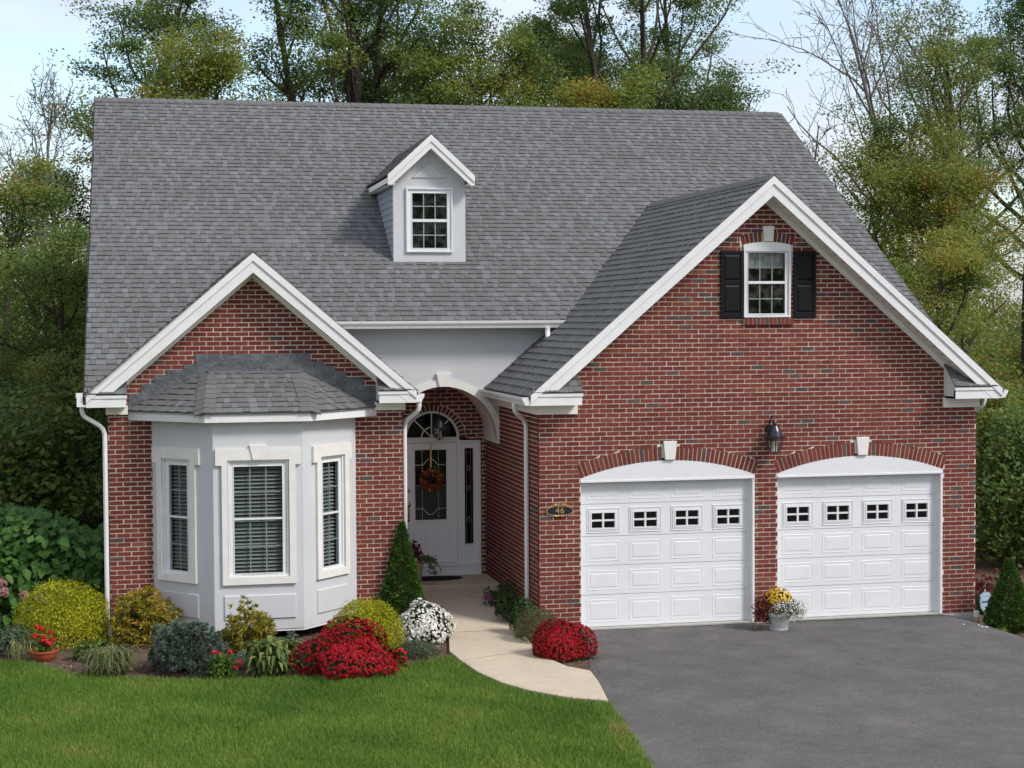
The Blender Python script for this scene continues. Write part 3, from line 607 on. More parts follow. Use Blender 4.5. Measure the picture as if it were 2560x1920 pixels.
# --- gable trim: rake boards, soffit, returns, frieze
def gable_trim(tag, fr, cx, pk, s, x0, x1, ohd, zE, rl, wx0, wx1, zF, deep=0.285):
    zz = lambda x: pk-s*abs(x-cx)
    cut = lambda x, dz: max(zz(x)-dz, zE)
    b = MB()
    def band(t0, t1, d0, d1):
        # boards following the rake between vertical offsets t0..t1 below the top line, level cut at zE
        for xa in (x0, x1):
            sg = 1 if xa < cx else -1
            poly = []
            xz1 = xa + sg*max(0, (zE-(zz(xa)-t1))/s)   # where the lower edge meets zE
            poly = [(xa, zz(xa)-t0), (cx, pk-t0), (cx, pk-t1), (xz1, max(zz(xz1)-t1, zE))]
            if zz(xa)-t1 < zE-1e-6: poly += [(xa, zE)]
            else: poly[-1] = (xa, zz(xa)-t1)
            b.prism(fr, poly, d0, d1)
    band(0.005, 0.118, ohd-0.03, ohd+0.022)
    rk = b.build('rake_crown', 'white', house)
    b = MB(); band(0.120, deep, ohd-0.03, ohd)
    b.build('rake_board', 'white', house)
    b = MB()
    # sloped soffit from wall to rake board
    for xa in (x0, x1):
        sg = 1 if xa < cx else -1; t0, t1 = 0.255, 0.275
        xs = xa+sg*0.5
        A = [fr.p(xs, ohd-0.03, zz(xs)-t0), fr.p(cx, ohd-0.03, pk-t0), fr.p(cx, ohd-0.03, pk-t1), fr.p(xs, ohd-0.03, zz(xs)-t1)]
        B = [fr.p(xs, -0.05, zz(xs)-t0), fr.p(cx, -0.05, pk-t0), fr.p(cx, -0.05, pk-t1), fr.p(xs, -0.05, zz(xs)-t1)]
        b.hexa(A, B)
        b.hexa([fr.p(xa, ohd-0.03, zz(xa)-0.04), fr.p(xs, ohd-0.03, zz(xs)-0.04), fr.p(xs, ohd-0.03, zz(xs)-t1), fr.p(xa, ohd-0.03, zE+.02)], [fr.p(xa, 0.0, zz(xa)-0.04), fr.p(xs, 0.0, zz(xs)-0.04), fr.p(xs, 0.0, zz(xs)-t1), fr.p(xa, 0.0, zE+.02)])
        # small wall strip moulding
        A = [fr.p(xs, 0.03, zz(xs)-t1), fr.p(cx, 0.03, pk-t1), fr.p(cx, 0.03, pk-t1-0.085), fr.p(xs, 0.03, zz(xs)-t1-0.085)]
        B = [fr.p(xs, -0.02, zz(xs)-t1), fr.p(cx, -0.02, pk-t1), fr.p(cx, -0.02, pk-t1-0.085), fr.p(xs, -0.02, zz(xs)-t1-0.085)]
        b.hexa(A, B)
    sf = b.build('soffit', 'cream', house)
    b = MB(); nj = 22
    for xa in (x0, x1):
        for i in range(1, nj):
            x = xa+(cx-xa)*(0.18+0.8*i/nj)
            z = zz(x)-0.276; e = 0.004
            b.hexa([fr.p(x-e, ohd-0.06, z+e*s*(1 if xa > cx else -1)), fr.p(x+e, ohd-0.06, z-e*s*(1 if xa > cx else -1)), fr.p(x+e, ohd-0.06, z-0.002), fr.p(x-e, ohd-0.06, z-0.002)],
                   [fr.p(x-e, ohd-0.20, z), fr.p(x+e, ohd-0.20, z), fr.p(x+e, ohd-0.20, z-0.002), fr.p(x-e, ohd-0.20, z-0.002)])
    b.build('vent_slot', 'room', sf, kind='stuff')
    for left in (True, False):
        a, c = (x0, x0+rl) if left else (x1-rl, x1)
        inner = c if left else a
        b = MB()
        top = zE+0.175
        ins = (lambda k: (a+k if not left else a, c-k if left else c))
        b.box(fr, a, c, ohd-0.06, ohd-0.004, zE, top-0.05)           # return fascia
        b.box(fr, a+(0 if left else -0.012), c+(0.012 if left else 0), ohd-0.06, ohd+0.012, top-0.05, top)
        b.box(fr, a, c, 0.0, ohd-0.06, zE, zE+0.03)                   # return soffit
        # triangular end cheek
        e0, e1 = (inner-0.025, inner) if left else (inner, inner+0.025)
        hq = 0.33
        b.hexa([fr.p(e0, 0, zE), fr.p(e0, ohd-0.01, zE), fr.p(e0, ohd-0.01, top), fr.p(e0, 0, top+hq)], [fr.p(e1, 0, zE), fr.p(e1, ohd-0.01, zE), fr.p(e1, ohd-0.01, top), fr.p(e1, 0, top+hq)])
        ret = b.build('eave_return', 'white', house)
        # little shingled roof on the return
        n0 = np.array(fr.p(a, ohd+0.02, top+0.005)); vdir = np.array(fr.p(a, 0, top+hq))-np.array(fr.p(a, ohd, top))
        Lr = np.linalg.norm(vdir); k = (c-a)
        reg = [(0.0, 0), (k+0.01, 0), (k+0.01, Lr), (0.0, Lr)]
        # clip against the underside of the rake
        if left: reg = [(0.02, 0), (k+0.01, 0), (k+0.01, Lr), (k-0.02, Lr)]
        else: reg = [(-0.01, 0), (k-0.02, 0), (0.02, Lr), (-0.01, Lr)]
        b = MB(); b.face([n0+fr.u*p+vdir/Lr*q-np.array([0, 0, 0.006]) for p, q in reg]); rr = b.build('return_roof', 'deck', house)
        shingle_area(n0, fr.u, vdir, [reg], rr, exposure=0.135)
        b = MB(); wa, wb = (wx0-0.03, x0+rl+0.02) if left else (x1-rl-0.02, wx1+0.03)
        b.box(fr, wa, wb, 0.012, 0.055, zF, zE+0.01)
        b.build('frieze_board', 'cream', house)
gable_trim('garage', FG, 3.4, 6.546, gs, -0.214, 7.014, oh, 3.279, 0.75, 0, W, 3.134)
gable_trim('left', FL, lc, lpk, ls, -6.309, -1.633, 0.37, 3.292, 0.547, lx0, lx1, 3.172)
# side frieze/soffit along the garage's porch side and left wing's porch side
b = MB(); b.box(FSide, -0.05, yS, 0.012, 0.05, 3.134, 3.30); b.box(FSide, -0.36, yS, 0.0, 0.215, 3.27, 3.30)
b.box(FLs, 0.0, yS-yL, 0.0, 0.16, 3.28, 3.31); b.box(FLs, 0.0, yS-yL, 0.012, 0.05, 3.172, 3.28); b.build('side_soffit', 'cream', house)
# --- gutters
def gutter(path_fn, a0, a1, name='gutter', capends=True):
    prof = [(0.0, 0.115), (0.0, 0.0), (0.075, 0.0), (0.085, 0.03), (0.115, 0.075), (0.122, 0.115), (0.112, 0.115), (0.105, 0.08), (0.075, 0.035), (0.068, 0.008), (0.008, 0.008), (0.008, 0.115)]
    b = MB(); n = len(prof)
    A = [path_fn(a0, o, z) for o, z in prof]; B = [path_fn(a1, o, z) for o, z in prof]
    for i in range(n):
        j = (i+1) % n; b.face([A[i], A[j], B[j], B[i]])
    if capends:
        for Q in (A, B): b.face(Q[:6])
    return b.build(name, 'white', house)
gutter(lambda a, o, z: (-0.214-o, a, 3.285+z), -oh, yS-0.01)
gutter(lambda a, o, z: (7.014+o, a, 3.285+z), -oh+0.03, 2.5)
gutter(lambda a, o, z: (-6.309-o, a, 3.30+z), 0.86, 2.6)
gutter(lambda a, o, z: (-1.633+o, a, 3.30+z), 0.86, yS-0.01)
gutter(lambda a, o, z: (a, YM-0.0-o, 4.365+z), xl4-0.05, 1.0)
b = MB(); b.wbox(-6.435, -6.325, 0.845, 0.875, 3.305, 3.43); b.wbox(-6.445, -6.325, 0.845, 0.875, 3.431, 3.50); b.build('gutter_end', 'white', house)
b = MB(); b.box(FS, -3.0, 1.12, 0.012, yS-YM-0.004, 4.352, 4.372); b.box(FS, -3.0, 1.12, yS-YM-0.03, yS-YM-0.002, 4.36, 4.47); b.build('main_eave_board', 'white', house)
# --- downspouts
def downspout(pts, name='downspout', r=0.034):
    b = MB(); P = []
    for i, p in enumerate(pts):
        if 0 < i < len(pts)-1:
            a, c, d = np.array(pts[i-1]), np.array(p), np.array(pts[i+1]); k = min(0.09, np.linalg.norm(a-c)*.45, np.linalg.norm(d-c)*.45)
            u0, u1 = (a-c)/np.linalg.norm(a-c), (d-c)/np.linalg.norm(d-c)
            P += [c+u0*k, c+(u0+u1)*k*0.32, c+u1*k]
        else: P.append(np.array(p, float))
    b.tube(P, r, 8); return b.build(name, 'white', house, smooth=False)
downspout([(-6.37, 0.98, 3.30), (-6.37, 0.98, 3.18), (-6.065, 1.13, 2.98), (-6.065, 1.13, 0.22), (-6.0, 0.90, -0.0)])
downspout([(-1.575, 0.98, 3.30), (-1.575, 0.98, 3.17), (-1.745, 1.30, 2.98), (-1.745, 1.30, 0.15)])
downspout([(-0.27, 0.42, 3.29), (-0.27, 0.42, 3.16), (-0.05, 0.62, 3.0), (-0.05, 0.62, 0.05)])
downspout([(7.07, 0.25, 3.29), (7.07, 0.25, 3.15), (6.86, 0.45, 2.98), (6.86, 0.45, -0.1)])
downspout([(0.70, YM-0.065, 4.37), (0.70, YM-0.065, 4.29), (0.69, YM-0.14, 4.20)], r=0.04)
b = MB(); b.tube([(6.79, -0.06, -0.25), (6.79, -0.06, -0.05)], 0.05, 12); b.tube([(6.79, -0.06, -0.12), (6.79, -0.06, -0.095)], 0.058, 12); b.build('drain_pipe', 'pvc', house)
b = MB(); b.tube([(6.79, -0.06, -0.05), (6.79, -0.06, 0.03)], 0.042, 8); b.build('drain_sleeve', 'white', house)

# --- keystones
def keystone(fr, cx, wt, wb, z0, z1, d=0.045, parent=None):
    b = MB(); b.prism(fr, [(cx-wb/2, z0), (cx+wb/2, z0), (cx+wt/2, z1), (cx-wt/2, z1)], 0.001, d); return b.build('keystone', 'stone', parent or house, bevel=0.006)
for cx in acx: keystone(FG, cx+0.015, 0.206, 0.152, 2.443, 2.715)
keystone(FG, 3.458, 0.182, 0.140, 5.620, 5.842)

# --- garage doors
def raised(b, fr, r, d, m=0, mould=0.004, field=0.045):
    b.loops(fr, [(r, d), (inset(r, 0.008), d+mould), (inset(r, 0.018), d+mould*0.3), (inset(r, field), d+0.001), (inset(r, field+0.012), d+0.005)], m=m)
for cx in acx:
    gd = MB(); x0, x1 = cx-AHALF, cx+AHALF; dd = -0.115
    gd.box(FG, x0-0.02, x1+0.02, dd-0.30, dd-0.06, 0, 2.42)
    door = gd.build('garage_door', 'dark', house)
    zs = [0.022, 0.489, 0.914, 1.342, 1.813, 2.28]
    for i, (za, zb) in enumerate(zip(zs, zs[1:])):
        b = MB()
        if i == 3:
            # section with four window openings
            ed = [x0]
            for j in range(4):
                w0 = x0+0.187+j*0.637; b.box(FG, ed[-1], w0, dd-0.04, dd, za+0.003, zb-0.003); b.box(FG, w0, w0+0.36, dd-0.04, dd, za+0.003, za+0.115); b.box(FG, w0, w0+0.36, dd-0.04, dd, zb-0.125, zb-0.003); ed.append(w0+0.36)
            b.box(FG, ed[-1], x1, dd-0.04, dd, za+0.003, zb-0.003)
        else: b.box(FG, x0, x1, dd-0.04, dd, za+0.003, zb-0.003)
        b.build('door_section', 'vinyl', door)
        for j in range(4):
            p0 = x0+0.12+j*0.637
            if i == 3:
                w0 = x0+0.187+j*0.637; wr = rect(w0, w0+0.36, za+0.115, zb-0.125)
                b = MB(); b.loops(FG, [(inset(wr, -0.068), dd+0.001), (inset(wr, -0.060), dd+0.012), (inset(wr, -0.045), dd+0.004)] , m=0)
                b.f.pop(); b.t.pop(); b.m.pop()
                b.ring(FG, inset(wr, -0.040), inset(wr, -0.014), dd-0.01, dd+0.014); b.ring(FG, inset(wr, -0.016), inset(wr, 0.006), dd-0.03, dd+0.02)
                mx_, mz_ = w0+0.18, (wr[0][1]+wr[2][1])/2
                b.box(FG, mx_-0.013, mx_+0.013, dd-0.02, dd+0.014, wr[0][1], wr[2][1]); b.box(FG, w0, w0+0.36, dd-0.02, dd+0.0125, mz_-0.012, mz_+0.012)
                b.build('window_frame', 'vinyl', door)
                b = MB(); b.box(FG, w0+0.001, w0+0.359, dd-0.026, dd-0.022, wr[0][1]+.001, wr[2][1]-.001); b.build('pane', 'glass_dark', door)
            else:
                b = MB(); raised(b, FG, rect(p0, p0+0.495, za+0.062, zb-0.07), dd+0.0005); b.build('door_panel', 'vinyl', door)
    # jambs, threshold, arched header panel
    b = MB()
    b.box(FG, x0-0.001, x0+0.006, dd-0.04, 0.004, 0.0, 2.2); b.build('door_jamb', 'white', door); b = MB()
    b.box(FG, x1-0.035, x1+0.001, dd-0.04, 0.004, 0.0, 2.2); b.box(FG, x1-0.075, x1-0.0345, dd-0.03, dd+0.018, 0.0, 2.2)
    b.build('door_jamb', 'white', door)
    b = MB(); b.box(FG, x0, x1, -0.4, 0.02, -0.05, 0.0185); b.build('door_sill', 'foundation', door)
    b = MB(); b.prism(FG, [(x0+0.001, 2.138), (x1-0.001, 2.138)] + arc(cx, ACZ, AR0-0.002, ath*0.9993, -ath*0.9993, 20), -0.06, 0.006); b.box(FG, x0+0.004, x1-0.004, 0.004, 0.016, 2.139, 2.163)
    b.build('arched_header', 'vinyl', door)

# --- double hung windows
def window(fr, r, glass, mid, cols, rows, parent, d=0.0, munt='vinyl', blinds=False, head=None, frame='vinyl', half_rail=0.02, dsash=-0.018, shade=None):
    """r: outer frame rect, glass: glazed rect"""
    w = MB(); w.box(fr, r[0][0]+0.01, r[1][0]-0.01, d-0.42, d-0.40, r[0][1], r[2][1])
    for q in ((r[0][0]+0.005, r[0][0]+0.015), (r[1][0]-0.015, r[1][0]-0.005)): w.box(fr, q[0], q[1], d-0.40, d-0.05, r[0][1], r[2][1])
    w.box(fr, r[0][0]+0.02, r[1][0]-0.02, d-0.40, d-0.05, r[0][1], r[0][1]+0.01); w.box(fr, r[0][0]+0.02, r[1][0]-0.02, d-0.40, d-0.05, r[2][1]-0.01, r[2][1])
    win = w.build('window', 'room', parent)
    b = MB(); k = 0.028
    b.ring(fr, r, inset(r, k), d-0.06, d+0.012); g = glass
    lo = rect(g[0][0], g[1][0], g[0][1], g[2][1])
    ri = inset(r, k)
    b.ring(fr, ri, lo, d-0.06, d-0.012)
    b.ring(fr, inset(lo, -0.012), lo, d-0.05, d-0.004)
    b.build('window_frame', frame, win, bevel=0.003)
    b = MB(); b.box(fr, g[0][0]-0.005, g[1][0]+0.005, d-0.05, d-0.008, mid-half_rail, mid+half_rail); b.build('meeting_rail', frame, win, bevel=0.003)
    for (za, zb, dz) in ((g[0][1], mid-half_rail, -0.036), (mid+half_rail, g[2][1], -0.030)):
        b = MB(); b.box(fr, g[0][0], g[1][0], d+dz-0.002, d+dz+0.001, za, zb); b.build('pane', 'glass', win)
        b = MB(); t = 0.0085 if munt == 'vinyl' else 0.009
        for i in range(1, cols): x = g[0][0]+(g[1][0]-g[0][0])*i/cols; b.box(fr, x-t, x+t, d+dz-0.012, d+dz-0.004, za, zb)
        for j in range(1, rows): z = za+(zb-za)*j/rows; b.box(fr, g[0][0], g[1][0], d+dz-0.0115, d+dz-0.0045, z-t, z+t)
        if b.v: b.build('muntin_grid', munt, win)
    if blinds:
        n = int((g[2][1]-g[0][1])/0.053)
        tmpl = None
        for i in range(n):
            z = g[2][1]-0.03-i*0.053; s0, s1 = g[0][0]-0.012, g[1][0]+0.012; y0, y1 = d-0.135, d-0.082
            if tmpl is None:
                b = MB(); A = [fr.p(s0, y1, -0.017), fr.p(s1, y1, -0.017), fr.p(s1, y1, -0.013), fr.p(s0, y1, -0.013)]; B = [fr.p(s0, y0, 0.013), fr.p(s1, y0, 0.013), fr.p(s1, y0, 0.017), fr.p(s0, y0, 0.017)]
                b.hexa(A, B); tmpl = b.build('slat', 'blind', win); tmpl.location.z = z
            else:
                o = tmpl.copy(); COL.objects.link(o); o.parent = win; o.location.z = z
    if shade:
        b = MB(); b.box(fr, g[0][0]-0.01, g[1][0]+0.01, d-0.10, d-0.095, shade, g[2][1]); b.build('roller_shade', 'blind', win)
    return win
# garage gable window
window(FG, rect(3.078, 3.803, 4.505, 5.50), rect(3.150, 3.717, 4.560, 5.452), 5.015, 3, 2, house, d=0.03, munt='muntin', shade=5.22)
b = MB(); b.prism(FG, [(3.078, 5.501), (3.803, 5.501)] + arc(3.44, wcz, wr0-0.002, wth*0.955, -wth*0.955, 10), -0.04, 0.036); b.build('window_head', 'white', house)
# shutters
for s0, s1 in ((2.725, 3.066), (3.852, 4.200)):
    b = MB(); z0, z1, zm = 4.497, 5.478, 5.015
    b.box(FG, s0, s1, 0.014, 0.034, z0, z1); b.box(FG, s0, s0+0.045, 0.034, 0.048, z0, z1); b.box(FG, s1-0.045, s1, 0.034, 0.048, z0, z1)
    for a, c in ((z0, z0+0.075), (zm-0.03, zm+0.03), (z1-0.05, z1)): b.box(FG, s0+0.045, s1-0.045, 0.034, 0.047, a, c)
    sh = b.build('shutter', 'black', house, bevel=0.003)
    for a, c in ((z0+0.075, zm-0.03), (zm+0.03, z1-0.05)):
        b = MB(); r = rect(s0+0.048, s1-0.048, a+0.004, c-0.004); b.loops(FG, [(r, 0.035), (inset(r, 0.03), 0.046)]); b.build('shutter_panel', 'black', sh)

# --- stucco wall over the porch, barrel vault
ax, az, ar = -0.905, 2.585, 0.858
st = [(-3.0, 4.36), (-3.0, 3.0), (-1.79, 3.0), (-1.79, az)] + [(ax-ar*math.cos(t), az+ar*math.sin(t)) for t in np.linspace(0, math.pi, 33)] + [(0.0, az), (0.0, 3.1), (1.15, 3.1), (1.15, 4.36)]
b = MB()
up = [(ax-ar*math.cos(t), az+ar*math.sin(t)) for t in np.linspace(0, math.pi, 33)]
def vstrip(pts, ztop, d0, d1, fr):
    for (a, za), (c, zc) in zip(pts, pts[1:]):
        b.hexa([fr.p(a, d1, za), fr.p(c, d1, zc), fr.p(c, d1, ztop), fr.p(a, d1, ztop)], [fr.p(a, d0, za), fr.p(c, d0, zc), fr.p(c, d0, ztop), fr.p(a, d0, ztop)])
vstrip([(-3.0, 3.0), (-1.79, 3.0)], 4.36, -0.15, 0, FS); vstrip([(-1.79, az)]+up+[(-0.002, az)], 4.36, -0.15, 0, FS); vstrip([(-0.002, 3.05), (1.2, 3.05)], 4.36, -0.15, 0, FS)
b.build('stucco_wall', 'stucco', house)
b = MB(); th = np.linspace(0, math.pi, 33)
for t0, t1 in zip(th, th[1:]):
    P = lambda r, t, d: FS.p(max(-1.788, min(-0.001, ax-r*math.cos(t))), d, az+r*math.sin(t))
    b.hexa([P(ar, t0, 0.03), P(ar, t1, 0.03), P(ar+0.105, t1, 0.03), P(ar+0.105, t0, 0.03)], [P(ar, t0, -0.02), P(ar, t1, -0.02), P(ar+0.105, t1, -0.02), P(ar+0.105, t0, -0.02)])
for s in (-1, 1):
    x0, x1 = (ax+ar, -0.001) if s > 0 else (-1.788, ax-ar); b.box(FS, x0, x1, -0.02, 0.03, 2.525, az+0.005)
b.build('arch_band', 'stone', house)
b = MB()
for t0, t1 in zip(th, th[1:]):
    P = lambda r, t, d: FS.p(ax-r*math.cos(t), d, az+r*math.sin(t))
    b.hexa([P(ar, t0, 0.0), P(ar, t1, 0.0), P(ar+0.04, t1, 0.0), P(ar+0.04, t0, 0.0)], [P(ar, t0, -1.02), P(ar, t1, -1.02), P(ar+0.04, t1, -1.02), P(ar+0.04, t0, -1.02)])
b.box(FS, ax+ar, ax+ar+0.04, -1.02, -0.02, 2.525, az); b.box(FS, ax-ar-0.02, ax-ar, -1.02, -0.02, 2.525, az)
b.build('barrel_vault', 'cream', house)
keystone(FS, -0.903, 0.238, 0.152, 3.440, 3.655, d=0.06)

# --- front door unit
fd = MB(); fd.box(FE, -1.45, -0.12, -0.30, -0.28, 0.3, 3.0); fd.box(FE, -1.46, -1.44, -0.28, -0.08, 0.3, 2.9); fd.box(FE, -0.13, -0.115, -0.28, -0.08, 0.3, 2.5)
door = fd.build('front_door', 'dark', house)
b = MB(); x0, x1, z0, z1 = -1.384, -0.510, 0.508, 2.478; g = rect(-1.204, -0.682, 1.218, 2.368)
b.ring(FE, rect(x0, x1, z0, z1), g, -0.05, -0.012); b.ring(FE, inset(g, -0.035), g, -0.05, 0.002)
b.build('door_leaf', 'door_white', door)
b = MB()
for s0 in (-1.245, -0.845): raised(b, FE, rect(s0, s0+0.225, 0.74, 1.09), -0.0115, mould=0.006, field=0.03)
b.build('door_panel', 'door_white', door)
b = MB(); b.box(FE, g[0][0], g[1][0], -0.034, -0.030, g[0][1], g[2][1]); b.build('pane', 'glass', door)
def came(pts, r=0.005, parent=door):
    b = MB(); b.tube([FE.p(a, -0.026, z) for a, z in pts], r, 6); return b.build('came', 'came', parent)
for sgn, zc in ((1, 2.12), (-1, 1.40)):
    cx_ = -0.943
    came([(-1.204, zc), (cx_-0.12, zc)] + [(cx_-0.12+0.24*t, zc+sgn*0.10*math.sin(math.pi*t)*(1 if True else 0)) for t in np.linspace(0.1, 0.9, 9)] + [(cx_+0.12, zc), (-0.682, zc)], 0.007)
for x in (-1.08, -0.81): came([(x, 1.22), (x, 2.36)], 0.0035)
came([(-1.204, 1.78), (-0.682, 1.78)], 0.0035)
# frames, side light, fan light
b = MB(); b.box(FE, -1.47, -1.388, -0.06, 0.014, 0.44, 2.515); b.box(FE, -0.506, -0.437, -0.06, 0.012, 0.46, 2.485); b.box(FE, -0.152, -0.108, -0.06, 0.014, 0.44, 2.515); b.box(FE, -1.388, -0.152, -0.06, 0.014, 2.485, 2.515)
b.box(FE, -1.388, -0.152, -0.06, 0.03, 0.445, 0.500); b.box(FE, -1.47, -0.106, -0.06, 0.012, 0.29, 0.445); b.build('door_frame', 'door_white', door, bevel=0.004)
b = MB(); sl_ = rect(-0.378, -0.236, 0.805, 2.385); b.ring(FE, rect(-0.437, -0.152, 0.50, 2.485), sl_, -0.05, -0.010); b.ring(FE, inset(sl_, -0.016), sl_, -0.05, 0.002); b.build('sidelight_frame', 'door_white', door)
b = MB(); b.box(FE, -0.378, -0.236, -0.034, -0.030, 0.805, 2.385); b.build('pane', 'glass', door)
for zc in (1.20, 1.72, 2.05):
    k = 0.05; came([(-0.307, zc+k), (-0.307+k*0.6, zc), (-0.307, zc-k), (-0.307-k*0.6, zc), (-0.307, zc+k)], 0.006)
came([(-0.345, 0.81), (-0.345, 2.38)], 0.003); came([(-0.27, 0.81), (-0.27, 2.38)], 0.003)
came([(-0.345, 2.28)]+[(-0.307-0.038*math.cos(t), 2.28+0.04*math.sin(t)) for t in np.linspace(0.2, 2.9, 7)]+[(-0.27, 2.28)], 0.004)
b = MB(); arcp = lambda r: [(fcx+r*math.cos(t), 2.548+r*math.sin(t)) for t in np.linspace(0, math.pi, 25)]
b.ring(FE, arcp(fr_-0.003), arcp(fr_-0.035), -0.06, 0.008, closed=False); b.box(FE, fcx-fr_+0.003, fcx+fr_-0.003, -0.06, 0.026, 2.516, 2.572); b.build('fanlight_frame', 'white', door)
b = MB(); b.prism(FE, arcp(fr_-0.03), -0.036, -0.032); b.build('pane', 'glass', door)
b = MB()
for t in (math.pi/4, math.pi/2, 3*math.pi/4):
    p = [(fcx+r*math.cos(t)+s*0.009*math.sin(t), 2.57+r*math.sin(t)-s*0.009*math.cos(t)) for r, s in ((0.0, -1), (fr_-0.035, -1), (fr_-0.035, 1), (0.0, 1))]; b.prism(FE, p, -0.03, -0.016)
b.ring(FE, [(fcx+.175*math.cos(t), 2.57+.175*math.sin(t)) for t in np.linspace(0, math.pi, 15)], [(fcx+.157*math.cos(t), 2.57+.157*math.sin(t)) for t in np.linspace(0, math.pi, 15)], -0.03, -0.017, closed=False)
b.build('muntin_grid', 'vinyl', door)
b = MB(); b.lathe((-1.316, yE-0.012, 1.66), [(0.001, 0.0), (0.02, 0.0)], 12)
b = MB()
b.tube([FE.p(-1.316, -0.012, 1.70), FE.p(-1.316, 0.02, 1.70)], [0.03, 0.024], 14); b.build('deadbolt', 'brass', door, smooth=True); b = MB()
b.tube([FE.p(-1.316, -0.012, 1.47), FE.p(-1.316, 0.012, 1.47)], [0.038, 0.034], 14, flat=1.6)
b.tube([FE.p(-1.316, 0.02, 1.46), FE.p(-1.316, 0.06, 1.40), FE.p(-1.316, 0.055, 1.28), FE.p(-1.316, 0.01, 1.22)], [0.014, 0.016, 0.014, 0.012], 8)
b.tube([FE.p(-1.316, -0.012, 1.215), FE.p(-1.316, 0.015, 1.215)], [0.022, 0.018], 12); b.build('door_handle', 'brass', door, smooth=True)
# --- porch step
b = MB(); b.wbox(-1.785, -0.003, 2.80, yE-0.001, 0.05, 0.288); b.build('porch_step', 'concrete', house, bevel=0.008)

# --- bay window
bp = [(-5.42, 1.22), (-4.59, 0.32), (-3.345, 0.32), (-2.48, 1.22)]
bay = link(bpy.data.objects.new('bay_window', None), house)
sides = []
for (xa, ya), (xb, yb) in zip(bp, bp[1:]):
    ln = math.hypot(xb-xa, yb-ya); u = ((xb-xa)/ln, (yb-ya)/ln, 0); sides.append((F((xa, ya, 0), u, (u[1], -u[0], 0)), ln))
spec = [((0.13, 0.90), (0.045, 0.98), (0.225, 0.80), (0.34, 0.70), 1, (0.185, 0.93)),
        ((0.115, 1.14), (0.03, 1.215), (0.195, 1.05), (0.285, 0.955), 3, (0.13, 1.135)),
        ((0.28, 1.03), (0.197, 1.09), (0.37, 0.93), (0.46, 0.825), 1, (0.284, 1.0))]
for k, ((fr, ln), (leg, ear, inn, gl, cols, pan)) in enumerate(zip(sides, spec)):
    z0, z1 = 0.15, 3.10
    hol = rect(inn[0]+0.02, inn[1]-0.02, 0.92, 2.54)
    b = MB(); 
    b.ring(fr, rect(0, ln, z0, z1), hol, -0.10, 0.0); b.build('bay_wall', 'stucco', bay)
    b = MB(); out_ = [(leg[0], 0.806), (leg[1], 0.806), (leg[1], 2.482), (ear[1], 2.482), (ear[1], 2.712), (ear[0], 2.712), (ear[0], 2.482), (leg[0], 2.482)]
    b.box(fr, leg[0], inn[0], 0.001, 0.042, 0.806, 2.483); b.box(fr, inn[1], leg[1], 0.001, 0.042, 0.806, 2.483); b.box(fr, inn[0]-.001, inn[1]+.001, 0.0015, 0.0415, 0.806, 0.906)
    b.prism(fr, [(ear[0], 2.483), (inn[0], 2.483), (inn[0], 2.553), (inn[1], 2.553), (inn[1], 2.483), (ear[1], 2.483), (ear[1], 2.712), (ear[0], 2.712)], 0.001, 0.042)
    b.build('window_surround', 'stone', bay)
    window(fr, rect(inn[0]+0.006, inn[1]-0.006, 0.908, 2.551), rect(gl[0], gl[1], 0.962, 2.458), 1.722, 3 if cols == 3 else 2, 2, house, d=0.0, munt='muntin', blinds=True, half_rail=0.014)
    b = MB(); r = rect(pan[0], pan[1], 0.31, 0.655)
    b.loops(fr, [(r, 0.001), (inset(r, 0.012), 0.022), (inset(r, 0.045), 0.022)]); b.loops(fr, [(inset(r, 0.044), 0.0215), (inset(r, 0.05), 0.019)]); b.build('bay_panel', 'stucco', bay)
keystone(sides[1][0], 0.615, 0.236, 0.140, 2.552, 2.765, d=0.06, parent=bay)
b = MB(); fl = [(p[0], p[1]) for p in bp]; slab_from(b, [(x, y, 0.16) for x, y in fl], 0.03); b.build('bay_floor', 'white', bay)
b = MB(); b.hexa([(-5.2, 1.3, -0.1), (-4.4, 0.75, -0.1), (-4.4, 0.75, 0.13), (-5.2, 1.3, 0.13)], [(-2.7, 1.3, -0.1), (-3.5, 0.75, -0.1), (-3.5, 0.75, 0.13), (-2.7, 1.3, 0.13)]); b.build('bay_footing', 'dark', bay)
ev = [(-5.743, 1.215), (-4.702, 0.17), (-3.245, 0.17), (-2.169, 1.215)]
b = MB(); n = [(-5.69, 1.215), (-4.68, 0.20), (-3.267, 0.20), (-2.222, 1.215)]
for (a, c), (d, e) in zip(zip(ev, ev[1:]), zip(n, n[1:])):
    b.hexa([(a[0], a[1], 3.09), (c[0], c[1], 3.09), (c[0], c[1], 3.215), (a[0], a[1], 3.215)], [(d[0], d[1], 3.09), (e[0], e[1], 3.09), (e[0], e[1], 3.215), (d[0], d[1], 3.215)])
b.build('bay_fascia', 'white', bay)
b = MB(); slab_from(b, [(x, y, 3.12) for x, y in n], 0.02); b.build('bay_soffit', 'cream', bay)
tA, tB = np.array((-4.602, 1.215, 3.775)), np.array((-3.297, 1.215, 3.775))
e3 = [np.array((x, y, 3.222)) for x, y in [(-5.77, 1.215), (-4.712, 0.145), (-3.235, 0.145), (-2.142, 1.215)]]
b = MB(); b.face([e3[0], e3[1], tA]); b.face([e3[1], e3[2], tB, tA]); b.face([e3[2], e3[3], tB])
b.face([q-np.array((0, 0, 0.02)) for q in e3]); bay_roof = b.build('bay_roof', 'deck', house)
